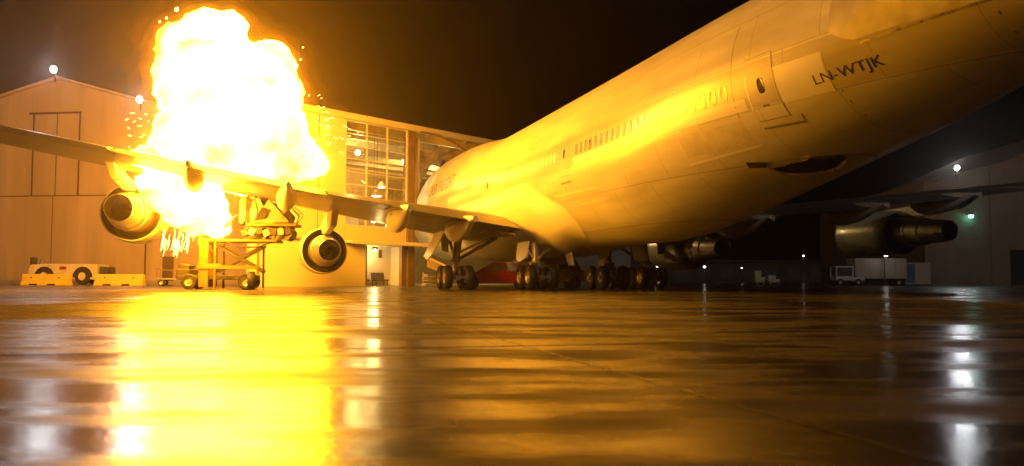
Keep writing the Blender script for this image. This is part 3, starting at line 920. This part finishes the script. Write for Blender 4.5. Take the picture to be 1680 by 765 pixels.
# tongues of flame
def tongue(p0, p1, r, seed):
    rnd = random.Random(seed); b = MB(); R = []
    p0 = Vector(p0)-FO; p1 = Vector(p1)-FO; d = (p1-p0); n = d.normalized(); u = n.orthogonal().normalized(); w = n.cross(u)
    for i in range(10):
        t = i/9; c = p0 + d*t + Vector((rnd.uniform(-1, 1), rnd.uniform(-1, 1), rnd.uniform(-1, 1)))*r*.35*t
        rr = r*(1-t)**.8*(.8+.4*rnd.random()) + .005
        R.append([c + (u*math.cos(a)+w*math.sin(a))*rr*(.7+.6*rnd.random()) for a in [2*PI*k/9 for k in range(9)]])
    b.loft(R); return b.build('flame_tongue', M['flame'], fire, True, angle=80)
TG = [((480, 200), (548, 182)), ((490, 215), (556, 205)), ((495, 232), (552, 228)), ((480, 190), (530, 176)), ((500, 248), (545, 244)), ((505, 262), (562, 268)),
      ((262, 215), (228, 205)), ((262, 228), (216, 232)), ((270, 200), (240, 190)), ((255, 240), (205, 246)), ((300, 92), (288, 62)), ((215, 262), (192, 247)),
      ((225, 275), (200, 268)), ((280, 190), (258, 178)), ((515, 275), (552, 292)), ((250, 310), (226, 322)), ((370, 372), (388, 352)), ((330, 385), (326, 402)), ((300, 375), (292, 398))]
for i, (a, b_) in enumerate(TG[10:12] + TG[15:]):
    dep = 40 if a[1] < 240 else (42 if a[0] > 450 else 34.5)
    tongue(pix(*a, dep), pix(*b_, dep+random.uniform(-1, 1)), .04 + .04*random.random(), i)
rt = random.Random(31)
for i in range(46):     # burning droplets thrown out sideways, right and left
    right = i < 34
    ang = rt.uniform(-.75, .25) if right else PI + rt.uniform(-.3, .8)
    bx, by = (rt.uniform(485, 520), rt.uniform(170, 270)) if right else (rt.uniform(228, 262), rt.uniform(170, 240))
    q0 = rt.uniform(4, 75 if right else 40); L = rt.uniform(2, 9)
    p = pix(bx+q0*math.cos(ang), by+q0*math.sin(ang)+.004*q0*q0, 40) - FO
    q_ = pix(bx+(q0+L)*math.cos(ang), by+(q0+L)*math.sin(ang)+.004*(q0+L)**2, 40+rt.uniform(-.3, .3)) - FO
    MB().tube([p, (p+q_)/2, q_], [.004, rt.uniform(.008, .022), .003], 4).build('spark', M['spark'], fire)
# sparks raining down, embers flying off
rnd = random.Random(11)
for i in range(34):
    x = rnd.choice([rnd.uniform(268, 325), rnd.uniform(285, 312)]); y = rnd.uniform(375, 398); L = rnd.uniform(12, 30); dep = rnd.uniform(34, 37)
    p = pix(x, y, dep)-FO; q_ = pix(x-rnd.uniform(1, 6), y+L, dep)-FO; mid = (p+q_)/2 + Vector((.03, 0, .03))
    MB().tube([p, mid, q_], [.006, .010, .003], 4).build('spark', M['spark'], fire)
for px, py, r in ((486, 109, .10), (290, 16, .10), (273, 30, .06), (262, 36, .05), (493, 98, .05), (497, 78, .035), (507, 157, .03), (258, 147, .06)):
    p = pix(px, py, 40)-FO
    MB().lathe([(-r, 0), (-r*.6, r*.7), (r*.3, r*.8), (r*1.3, 0)], p, (.4, 0, 1), 7).build('ember', M['spark'], fire)

# ================================================================== far-left hangar
HL = thing('hangar', 'big tan gable-fronted hangar at far left with two floodlights on its roofline', 'hangar', (-43.5*.9, 72, 0), math.radians(-8))
HL.scale = (.9, .9, .9)
def P2(x, z): return (x, 0, z)
def gable(parent, x0, x1, xa, ze0, ze1, za, depth, m, rm, name='gable_wall'):
    b = MB(); poly = [(x0, 0, 0), (x1, 0, 0), (x1, 0, ze1), (xa, 0, za), (x0, 0, ze0)]
    b.prism(poly, (0, depth, 0)); w = b.build(name, M[m], parent)
    for (a, za_), (c, zc_) in (((x0-.5, ze0-.1), (xa, za+.05)), ((xa, za+.05), (x1+.5, ze1-.1))):
        r = MB(); r.prism([(a, -.35, za_), (c, -.35, zc_), (c, -.35, zc_+.22), (a, -.35, za_+.22)], (0, depth+.5, 0)); r.build('roof', M[rm], parent)
    return w
gw = gable(HL, -24, 24, 0, 12.9, 12.9, 19.6, 45, 'hwallL', 'hwallL')
def lbox(name, x0, x1, z0, z1, m, y0=-.06, y1=.0, parent=None):
    return MB().span(x0, x1, y0, y1, z0, z1).build(name, M[m], parent or HL)
# cladding: separate sheets standing proud with dark joints between them
lbox('cladding_panel', -24, -2.55, 8.45, 12.5, 'hwallL')
lbox('cladding_panel', -24, -.22, .05, 8.32, 'hwallL')
lbox('cladding_panel', -.12, 23.9, .05, 8.32, 'hwallL')
lbox('cladding_panel', 2.5, 23.9, 8.45, 12.5, 'hwallL')
dl = lbox('door_leaf', -2.30, .0, 8.45, 16.2, 'hwallL', -.09)
dl = lbox('door_leaf', .12, 2.28, 8.45, 16.2, 'hwallL', -.09)
for x in (-2.42, .06, 2.39): lbox('door_track', x-.06, x+.06, 8.4, 16.3, 'seamd', -.07)
lbox('door_head', -2.9, 2.5, 16.25, 16.42, 'seamd', -.09)
for x in (-12.5, 9.5, 16.5): MB().cyl((x, -.14, 0), (x, -.14, 12.6), .07, n=8).build('downpipe', M['seamd'], HL, True)
lbox('plinth', -24, 24, 0, .35, 'concrete', -.16, -.06)
lbox('personnel_door', 11.2, 12.3, .36, 2.6, 'seamd', -.09)
lbox('sill_joint', -24, 24, 8.34, 8.43, 'seamd', -.03)
lbox('sill_joint', -.22, -.12, .05, 8.33, 'seamd', -.03)

def floodlight(p, label, r=.26, aim=(0, -1, -.25), pole=1.0, m='lens', power=1500):
    t = thing('floodlight', label, 'floodlight', p, 0, 'floodlights on the hangar roofs')
    a = Vector(aim).normalized()
    MB().lathe([(-.36, 0), (-.34, r*.5), (-.10, r*1.05), (.02, r*1.1), (.02, r*1.0)], (0, 0, 0), a, 20).build('housing', M['grease'], t, True)
    MB().lathe([(.03, r*1.0), (.045, r*.7), (.055, r*.4), (.06, 0)], (0, 0, 0), a, 20).build('lens', M[m], t, True)
    ld = bpy.data.lights.new('flood_beam', 'SPOT'); ld.energy = power; ld.spot_size = math.radians(165); ld.spot_blend = .3
    ld.shadow_soft_size = .2; ld.color = (.92, .94, 1.0)
    lo = bpy.data.objects.new('flood_beam', ld); C.objects.link(lo); lo.parent = t
    lo.location = a*.12; lo.rotation_euler = a.to_track_quat('-Z', 'Y').to_euler()
    MB().cyl((0, .25, -pole), (0, .25, .1), .06, n=8).build('pole', M['grease'], t)
    MB().box((0, .15, -.12), (r*2.3, .08, .08)).build('bracket', M['grease'], t)
    return t
floodlight((-39.05, 71.0, 18.25), 'blazing white floodlight on the peak of the far-left hangar')
floodlight((-31.5, 70.6, 15.6), 'blazing white floodlight on the roof slope beside the fireball')

# barriers
def barrier(p, rz, label):
    t = thing('barrier', label, 'barrier', p, rz, 'yellow barriers before the left hangar')
    prof = [(-.40, 0), (-.40, .10), (-.24, .32), (-.17, .80), (.17, .80), (.24, .32), (.40, .10), (.40, 0)]
    b = MB(); b.loft([[(-1.68, y, z) for y, z in prof], [(1.68, y, z) for y, z in prof]])
    bd = b.build('barrier_body', M['yellow'], t, False, .02)
    for x in (-.75, .55): MB().box((x, -.40, .06), (.55, .05, .10)).build('forklift_slot', M['dark'], t)
    for x in (-1.0, 1.0): MB().cyl((x, -.23, .55), (x, -.15, .56), .05, n=8).build('lifting_hole', M['dark'], t)
    return t
barrier((-33.0, 60, 0), math.radians(-2), 'left yellow barrier block in front of the tow tractor')
barrier((-27.8, 60, 0), math.radians(2), 'right yellow barrier block beside the tow tractor')

# tow tractor
def tractor():
    t = thing('tow_tractor', 'low cream aircraft tow tractor with big dark wheels parked behind the barriers', 'tow tractor', (-33.8, 65.0, 0), math.radians(4))
    t.scale = (1, 1, 1.16)
    prof = [(-2.75, .42), (-2.72, 1.05), (-2.55, 1.32), (-1.2, 1.38), (.4, 1.36), (1.9, 1.36), (2.3, 1.34), (2.32, .35)]
    b = MB(); b.loft([[(x, -1.15, z) for x, z in prof], [(x, 1.15, z) for x, z in prof]])
    b.build('chassis', M['tugw'], t, False, .05)
    for x in (-1.55, 1.25):
        a = MB(); a.prism([(x + .74*math.cos(k), -1.165, .50 + .70*math.sin(k)) for k in [PI*i/8 for i in range(9)]], (0, .03, 0)); a.build('wheel_arch', M['dark'], t)
        for y in (-1.05, 1.05):
            w = MB().lathe([(-.22, .27), (-.22, .50), (-.14, .57), (.14, .57), (.22, .50), (.22, .27)], (x, y, .57), (0, 1, 0), 24).build('tyre', M['tyre'], t, True)
            MB().lathe([(-.20, 0), (-.20, .14), (-.12, .2), (-.17, .28), (.17, .28), (.17, 0)], (x, y - (.05 if y < 0 else -.05), .57), (0, 1, 0), 20).build('rim', M['tugw'], t, True)
    MB().box((2.62, 0, .85), (.6, 1.6, .7)).build('bumper', M['grease'], t, False, .05)
    MB().box((-2.6, -.6, 1.55), (.35, .5, .5)).build('seat', M['seat'], t, False, .05)
    MB().tube([(-2.2, -.6, 1.35), (-2.05, -.6, 1.7)], .03, 6).build('steering_column', M['grease'], t)
    MB().box((-.2, -1.16, 1.1), (.5, .02, .2)).build('label_plate', M['red'], t)
    MB().cyl((2.9, 0, .7), (3.3, 0, .7), .07, n=8).build('tow_hook', M['grease'], t)
    return t
tractor()

# ================================================================== loader and wreckage beneath the wing
def wheel(parent, p, r, w, axis=(1, 0, 0), rim='rim'):
    MB().lathe([(-w/2, r*.5), (-w/2, r*.9), (-w*.32, r), (w*.32, r), (w/2, r*.9), (w/2, r*.5)], p, axis, 24).build('tyre', M['tyre'], parent, True)
    MB().lathe([(-w*.45, 0), (-w*.45, r*.2), (-w*.25, r*.3), (-w*.4, r*.52), (w*.4, r*.52), (w*.25, r*.3), (w*.45, r*.2), (w*.45, 0)], p, axis, 20).build('rim', M[rim], parent, True)
def loader():
    t = thing('platform_loader', 'yellow platform loader truck with upright mast standing below the burning wing', 'loader', (-13.4, 40, 0), math.radians(6))
    MB().span(-2.2, 1.3, -.8, .9, .45, .68).span(-2.2, -1.6, -.75, .85, .68, .95).build('chassis', M['grease'], t, False, .03)
    for x, y in ((-1.6, -.75), (-1.6, .8), (.95, -.75), (.95, .8)): wheel(t, (x, y, .36), .36, .26, (0, 1, 0))
    wheel(t, (1.25, -1.0, .42), .42, .34, (1, .15, 0))
    MB().span(-1.15, -.72, -.95, -.72, .12, 2.28).build('mast', M['ygear'], t, False, .02)
    MB().span(-1.15, -.72, .65, .85, .12, 2.28).build('mast', M['ygear'], t, False, .02)
    for x, y in ((-.42, -.96), (1.45, .8), (-.42, .8)): MB().cyl((x, y, .05), (x, y, 2.2), .055, n=8).build('post', M['ygear'], t)
    MB().span(-1.2, 2.35, -.98, .95, 2.22, 2.34).build('deck', M['ygear'], t, False, .02)
    MB().span(-1.2, 1.55, -1.02, -.96, .95, 1.10).build('crossbar', M['ygear'], t, False, .01)
    MB().span(-1.18, -.1, -1.0, -.9, 1.05, 1.20).build('crossbar', M['ygear'], t, False, .01)
    for s in (-1, 1):
        MB().box((.55, -.3, 1.45), (2.5, .10, .14), Matrix.Rotation(s*.52, 3, 'Y')).build('scissor_arm', M['grease'], t, False, .01)
        MB().box((.55, .35, 1.45), (2.5, .10, .14), Matrix.Rotation(-s*.52, 3, 'Y')).build('scissor_arm', M['grease'], t, False, .01)
    MB().tube([(-.75, -.8, 2.1), (-.45, -.85, 1.5), (-.75, -.85, .9)], .05, 8).build('hose', M['tyre'], t, True)
    MB().tube([(.1, -.9, 2.2), (.7, -1.0, 1.95), (1.6, -1.0, 1.98), (2.2, -.9, 2.25), (2.3, -.9, 2.6)], .035, 8).build('hose', M['tyre'], t, True)
    MB().box((-1.9, -.1, 1.05), (.5, 1.0, .25), Matrix.Rotation(.2, 3, 'Y')).build('engine_cover', M['grease'], t, False, .03)
    return t
loader()
def wreck():
    t = thing('crushed_container', 'crumpled cargo container crushed between the loader deck and the wing', 'container', (-11.7, 40, 2.34), math.radians(5))
    rnd = random.Random(5)
    def crumple(name, x0, x1, y0, y1, z0, z1, m, amp, n=7):
        b = MB(); R = []
        for i in range(n+1):
            u = i/n; x = x0+(x1-x0)*u
            ring = []
            for (yy, zz) in ((y0, z0), (y0, (z0+z1)/2), (y0, z1), ((y0+y1)/2, z1), (y1, z1), (y1, (z0+z1)/2), (y1, z0)):
                ring.append(Vector((x, yy, zz)) + Vector((rnd.uniform(-1, 1), rnd.uniform(-1, 1), rnd.uniform(-1, 1)))*amp)
            R.append(ring)
        b.loft(R); return b.build(name, M[m], t, False)
    crumple('pallet', -.75, 1.55, -.8, .8, .62, .76, 'ygear', .02)
    crumple('undercarriage', -.9, 1.35, -.7, .7, .02, .56, 'grease', .10, 9)
    crumple('container_wall', -1.0, -.1, -.6, .7, .80, 1.95, 'sheet', .16)
    crumple('container_wall', .25, 1.15, -.55, .7, .80, 1.55, 'sheet', .22)
    b = MB(); b.loft([[(-.35, -.85, .78), (.3, -.85, 1.85), (1.25, -.85, .80)], [(-.35, -.80, .78), (.3, -.75, 1.95), (1.25, -.80, .80)]]); b.build('bent_sheet', M['sheet'], t)
    b = MB(); b.loft([[(-.30, -.95, .85), (.0, -.95, 1.5), (.35, -.95, 1.35), (.15, -.95, .95)], [(-.30, -.92, .85), (.0, -.92, 1.5), (.35, -.92, 1.35), (.15, -.92, .95)]]); b.build('torn_opening', M['hole'], t)
    MB().tube([(.7, -.6, 1.85), (1.25, -.7, 1.5), (1.65, -.75, 1.05), (1.55, -.8, .78)], [.09, .10, .10, .08], 8).build('bent_frame', M['gear'], t, True)
    MB().tube([(.95, -.75, 1.95), (1.5, -.8, 1.45), (1.85, -.8, 1.15), (1.6, -.8, .75)], .05, 8).build('bent_frame', M['gear'], t, True)
    for k in range(7):
        x = -.8+k*.33
        MB().box((x, -.78, .32+rnd.uniform(-.1, .1)), (.28, .06, .3), Matrix.Rotation(rnd.uniform(-.6, .6), 3, 'Y')).build('bracket', M['gear' if k % 2 else 'grease'], t)
    return t
wreck()
# dolly by the loader
t = thing('baggage_dolly', 'small low baggage dolly standing left of the loader', 'dolly', (-22.6, 57, 0), math.radians(10))
MB().span(-1.2, 1.2, -.6, .6, .42, .54).build('deck', M['sheet'], t, False, .02)
MB().tube([(-1.15, -.55, .54), (-1.15, -.55, 1.2), (-.9, -.55, 1.1), (-.1, -.55, 1.05), (-.1, -.55, .54)], .04, 6).build('rail', M['sheet'], t, True)
MB().tube([(-1.15, .55, .54), (-1.15, .55, 1.2), (-1.15, -.55, 1.2)], .04, 6).build('rail', M['sheet'], t, True)
for x in (-.85, .85):
    for y in (-.5, .5): wheel(t, (x, y, .22), .22, .14, (0, 1, 0))
MB().tube([(1.2, 0, .45), (2.0, 0, .2)], .04, 6).build('tow_bar', M['grease'], t)

# ================================================================== cars under the airliner
def car(name, label, p, rz, paint, L=4.4, Hh=1.46, van=False):
    t = thing(name, label, 'van' if van else 'car', p, rz)
    if van:
        side_p = [(-2.3, .35), (-2.35, 1.0), (-2.3, 1.95), (-2.0, 2.05), (1.0, 2.05), (1.35, 1.85), (1.75, 1.15), (2.35, .95), (2.45, .4)]
        cab = None
    else:
        side_p = [(-2.2, .32), (-2.22, .70), (-2.05, .92), (-1.35, .97), (1.05, .92), (1.85, .80), (2.12, .62), (2.16, .30)]
        cab = [(-1.75, .93), (-.95, 1.40), (-.35, Hh), (.25, 1.42), (1.15, .90)]
    W_ = .86 if not van else .95
    def ring(y, k):
        cx = 0; cz = .6
        return [(cx+(x-cx)*k, y, cz+(z-cz)*k if z > cz else z) for x, z in side_p]
    b = MB(); b.loft([ring(-W_, .955), ring(-W_+.08, 1), ring(W_-.08, 1), ring(W_, .955)])
    b.build('body', M[paint], t, True, 0, 25)
    if cab:
        b = MB()
        def cr(y, f): return [(x*(1 if i in (0, 4) else f), y if i in (0, 4) else y*.80, z) for i, (x, z) in enumerate(cab)]
        b.loft([cr(-W_+.04, 1), cr(W_-.04, 1)]); cb = b.build('cabin', M[paint], t, True, 0, 25)
        for s in (-1, 1):
            for quad in ([(-1.35, 1.0), (-.85, 1.33), (-.42, 1.38), (-.42, .99)], [(-.34, .99), (-.34, 1.38), (.22, 1.35), (.88, .97)]):
                w = MB(); P = []
                for x, z in quad:
                    u = (z-.93)/(Hh-.93); y = s*((W_-.04)*(1-.20*u)+.012)
                    P.append((x, y, z))
                w.prism(P, (0, s*.008, 0)); w.build('side_window', M['cglass'], cb)
        for quad in ([(1.12, .93), (.30, 1.40)], [(-1.70, .97), (-.98, 1.37)]):
            (xa, za), (xb, zb) = quad; o = .02 if xa > 0 else -.02
            w = MB(); w.loft([[(xa+o, -.72, za), (xa+o, .72, za)], [(xb+o, -.58, zb), (xb+o, .58, zb)]], closed=False, caps=False); w.build('windscreen', M['cglass'], cb)
    else:
        for s in (-1, 1):
            w = MB(); w.prism([(.35, s*(W_+.003), 1.15), (.35, s*(W_-.02), 1.75), (1.1, s*(W_-.02), 1.75), (1.5, s*(W_+.003), 1.15)], (0, s*.01, 0)); w.build('side_window', M['cglass'], t)
        w = MB(); w.loft([[(1.78, -.75, 1.2), (1.78, .75, 1.2)], [(1.42, -.68, 1.82), (1.42, .68, 1.82)]], closed=False, caps=False); w.build('windscreen', M['cglass'], t)
    for x in (-1.32, 1.36):
        for s in (-1, 1):
            MB().lathe([(-.02, .0), (-.02, .37), (.02, .37), (.02, 0)], (x, s*(W_-.01), .34), (0, 1, 0), 20).build('wheel_arch', M['dark'], t)
            wheel(t, (x, s*(W_-.08), .32), .32, .21, (0, 1, 0), 'chrome')
    for s in (-1, 1):
        MB().box((2.10 if not van else 2.38, s*.6, .66 if not van else .8), (.10, .34, .13)).build('headlight', M['chrome'], t, False, .02)
        MB().box((-2.17 if not van else -2.33, s*.62, .76 if not van else 1.1), (.08, .30, .14)).build('tail_light', M['red'], t, False, .02)
        MB().box((.85, s*(W_+.07), 1.0), (.14, .16, .11)).build('mirror', M[paint], t, False, .03)
        for x in (-.38, .55): MB().box((x-.25, s*(W_+.005), .80), (.18, .03, .03)).build('door_handle', M['chrome'], t)
    return t
car('car', 'dark red hatchback parked between the landing gear under the fuselage', (-.80, 45.3, 0), math.radians(184), 'red')
car('van', 'small white van half hidden behind the body landing gear', (2.4, 52.5, 0), math.radians(8), 'cwhite', van=True)

# ================================================================== wreckage of the torn hangar front
def torn_sheet(name, label, s, n, z, w, h, m, seed, rx=0, rz_=0, group='torn sheets hanging in the broken hangar front'):
    rnd = random.Random(seed)
    b = MB(); R = []; N = 9
    for i in range(N+1):
        row = []
        for j in range(N+1):
            u, v = i/N, j/N
            edge = .25*rnd.random() if i in (0, N) or j == N else 0
            y = .28*noise.noise(Vector((u*3+seed, v*3, 0))) + .35*v*v
            row.append(Vector(((u-.5)*w*(1-.3*v) + edge*.3, y, -v*h - edge*h*.25)))
        R.append(row)
    b.loft(R, closed=False, caps=False)
    o = b.build(name, M[m], None, False)
    sm = o.modifiers.new('thick', 'SOLIDIFY'); sm.thickness = .015
    o.matrix_world = hang.matrix_world @ Matrix.Translation((s, n, z)) @ Matrix.Rotation(rz_, 4, 'Z') @ Matrix.Rotation(rx, 4, 'X')
    return tag(o, label, 'torn panel', group)
bpy.context.view_layer.update()
torn_sheet('torn_panel', 'tall pale torn sheet hanging right beside the brown hangar column', 10.25, .2, 11.2, .9, 6.6, 'hwall', 2, 0, .3)
torn_sheet('torn_panel', 'crumpled torn sheet folded above the airliner lettering', 12.0, .6, 10.6, 2.2, 2.6, 'sheet', 5, .5, .1)
torn_sheet('torn_panel', 'ragged sheet hanging under the hangar roof edge next to the airliner', 14.6, .9, 11.0, 2.6, 1.9, 'sheet', 9, .7, -.2)
o = MB()
pts = [hang.matrix_world @ Vector(p) for p in ((10.2, -.25, 11.7), (11.8, -.4, 11.62), (13.4, -.6, 11.25), (14.8, -.7, 10.7), (15.4, -.7, 10.35))]
o.tube(pts, .07, 6)
tag(o.build('bent_beam', M['column'], None, True), 'dark bent beam peeled off the hangar roof edge', 'beam')
# fallen debris at the foot of the column
def debris(name, label, p, size, rot, m, cat):
    b = MB(); b.box((0, 0, 0), size)
    o = b.build(name, M[m], None, False, .01)
    o.location = p; o.rotation_euler = rot
    return tag(o, label, cat, 'debris at the foot of the broken front')
dp = hang.matrix_world
debris('fallen_beam', 'bright fallen beam slanting down beside the wing landing gear', dp @ Vector((10.9, -2.2, 1.55)), (3.2, .14, .16), (0, .42, HA-.7), 'wood', 'beam')
debris('fallen_beam', 'broken slab leaning behind the wing landing gear', dp @ Vector((11.8, -1.4, 1.2)), (3.0, .9, .10), (.7, .35, HA-.5), 'wood', 'beam')
t = thing('slat_pile', 'heap of fallen louvre slats at the foot of the brown column', 'debris', dp @ Vector((10.6, -1.2, 0)), HA)
rnd = random.Random(21)
for k in range(9):
    MB().box((rnd.uniform(-.15, .15), rnd.uniform(-.1, .1), .07+k*.085), (1.5+rnd.uniform(-.2, .2), .35, .04), Matrix.Rotation(rnd.uniform(-.12, .12), 3, 'Y') @ Matrix.Rotation(rnd.uniform(-.15, .15), 3, 'Z')).build('slat', M['mull'], t)
t = thing('bollard', 'thin pale bollard standing at the brown hangar column', 'bollard', dp @ Vector((10.0, -.9, 0)))
MB().cyl((0, 0, 0), (0, 0, 1.0), .07, n=12).build('post', M['ygear'], t, True)
MB().lathe([(0, .075), (.04, .05), (.06, 0)], (0, 0, 1.0), (0, 0, 1), 12).build('cap', M['ygear'], t, True)

# ================================================================== right-hand side
HR = thing('hangar', 'dim grey-brown hangar with stepped roof at the far right', 'hangar', (46.5, 95, 0), math.radians(-4))
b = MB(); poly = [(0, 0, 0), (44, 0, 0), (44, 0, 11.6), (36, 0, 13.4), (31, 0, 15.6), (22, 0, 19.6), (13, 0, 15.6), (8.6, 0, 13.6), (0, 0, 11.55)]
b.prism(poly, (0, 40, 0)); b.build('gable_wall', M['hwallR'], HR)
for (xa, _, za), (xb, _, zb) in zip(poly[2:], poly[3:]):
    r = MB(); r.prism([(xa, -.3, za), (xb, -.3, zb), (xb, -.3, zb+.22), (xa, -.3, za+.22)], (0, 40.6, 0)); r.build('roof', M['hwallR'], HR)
for x in (7.2, 14.4): MB().span(x-.05, x+.05, -.03, .0, 0, 12.8).build('cladding_joint', M['seamd'], HR)
MB().span(9.2, 16, -.06, 0, .05, 4.0).build('hangar_door', M['dark'], HR)
floodlight((49.8, 94.0, 13.15), 'blazing white floodlight on the right hangar roof', power=750)
t = thing('wall_lamp', 'small green lamp glowing on the right hangar wall', 'lamp', (51.3, 94.1, 7.75))
MB().box((0, .2, .16), (.5, .3, .14)).build('housing', M['grease'], t)
MB().lathe([(-.2, 0), (-.17, .2), (.05, .26), (.1, .2)], (0, 0, 0), (0, 0, 1), 14).build('lens', M['lens_green'], t, True)

# trucks and boxes before it
t = thing('truck', 'small white-cabbed truck standing before the grey container', 'truck', (33.2, 85, 0), math.radians(0))
MB().span(-.9, .85, -.8, .8, .5, .95).build('body', M['cwhite'], t, False, .05)
MB().span(.85, 2.0, -.75, .75, .45, .85).build('bonnet', M['cwhite'], t, False, .08)
fr = MB()
for x in (-.85, .8): fr.span(x-.06, x+.06, -.8, -.7, .95, 1.85).span(x-.06, x+.06, .7, .8, .95, 1.85)
fr.span(-.95, .9, -.85, .85, 1.80, 1.95).build('cab_frame', M['cwhite'], t, False, .02)
MB().span(-.8, .75, -.72, -.70, .96, 1.79).build('cab_window', M['cglass'], t)
for x in (-.5, 1.3):
    for y in (-.75, .75): wheel(t, (x, y, .34), .34, .24, (0, 1, 0))
t = thing('container', 'long grey container on a trailer beneath the outer right engine', 'container', (37.1, 86, 0))
MB().span(-2.6, 2.6, -1.1, 1.1, .7, 2.75).build('box', M['cont'], t, False, .03)
for k in range(12): MB().span(-2.5+k*.44, -2.42+k*.44, -1.13, -1.1, .8, 2.65).build('rib', M['cont'], t)
MB().span(-2.7, 2.7, -.6, .6, .5, .7).build('trailer_bed', M['grease'], t)
for x in (-1.9, 1.9):
    for y in (-.7, .7): wheel(t, (x, y, .33), .33, .24, (0, 1, 0))
t = thing('storage_box', 'square grey storage box with a blue door right of the long container', 'container', (41.3, 87, 0))
MB().span(-1.3, 1.3, -1, 1, .15, 2.35).build('box', M['cont'], t, False, .03)
MB().span(-1.2, -.3, -1.04, -1, .3, 2.2).build('door', M['blue'], t)
MB().span(-1.4, 1.4, -1.05, 1.05, 0, .15).build('skid', M['grease'], t)
for k, (px, w_, h_, lb) in enumerate(((1245, 1.1, 1.3, 'taller of two small carts far off under the right wing'), (1268, 1.3, .8, 'lower of two small carts far off under the right wing'))):
    p = pix(px, 463, 95)
    t = thing('service_cart', lb, 'cart', (p.x, 95, 0), 0, 'small carts far off')
    MB().span(-w_/2, w_/2, -.5, .5, .28, .28+h_*.45).build('body', M['tugw'], t, False, .04)
    MB().span(-w_/2, w_/6, -.45, .45, .28+h_*.45, .28+h_).build('cab', M['tugw'], t, False, .04)
    for x in (-w_/3, w_/3):
        for y in (-.45, .45): wheel(t, (x, y, .2), .2, .14, (0, 1, 0))

# far terminal with its lights
t = thing('terminal', 'long low dark terminal building far behind the landing gear', 'building', (25, 190, 0))
MB().span(-50, 45, 0, 18, 0, 4.6).build('wall', M['far'], t)
MB().span(-51, 46, -.6, 18.6, 4.6, 5.0).build('roof', M['far'], t)
for k in range(19): MB().span(-48+k*5, -45.4+k*5, -.06, 0, 1.2, 3.2).build('window', M['cglass'], t)
for px, py, dep, r, lb in ((1078, 437, 120, .16, 'bright small lamp far off under the inner right engine, left one'), (1155, 438, 120, .16, 'bright small lamp far off just right of the inner right engine'),
                           (1216, 440, 150, .10, 'faint small lamp far off right of the inner engine'), (1317, 420, 150, .14, 'faint small lamp far off between the right engines'),
                           (1451, 419, 84, .16, 'flat bright lamp above the long grey container')):
    p = pix(px, py, dep)
    l = thing('lamp_post', lb, 'lamp post', (p.x, dep, 0), 0, 'small far lamps')
    MB().cyl((0, 0, 0), (0, 0, p.z+.2), .06, .04, n=8).build('post', M['grease'], l)
    MB().box((0, -.2, p.z+.22), (.5, .6, .08)).build('lamp_head', M['grease'], l)
    MB().lathe([(-r, 0), (-r*.6, r), (r*.6, r), (r*.7, 0)], (0, -.3, p.z), (0, 0, 1), 10).build('bulb', M['lens_small'], l, True)

# ================================================================== haze of the wet night air
hz = bpy.data.materials.new('night_haze'); hz.use_nodes = True
nt = hz.node_tree; nt.nodes.clear()
out = nt.nodes.new('ShaderNodeOutputMaterial'); pv = nt.nodes.new('ShaderNodeVolumePrincipled')
pv.inputs['Color'].default_value = (.94, .82, .74, 1)
pv.inputs['Density Attribute'].default_value = ''
hz.cycles.homogeneous_volume = True
pv.inputs['Density'].default_value = .0006
pv.inputs['Anisotropy'].default_value = .88
nt.links.new(pv.outputs['Volume'], out.inputs['Volume'])
hb = MB().span(-950, 950, -130, 1550, -1.0, 34.0)
haze = hb.build('haze', hz)
haze['kind'] = 'stuff'; haze['label'] = 'thin night haze glowing around the fire and lamps'; haze['category'] = 'haze'
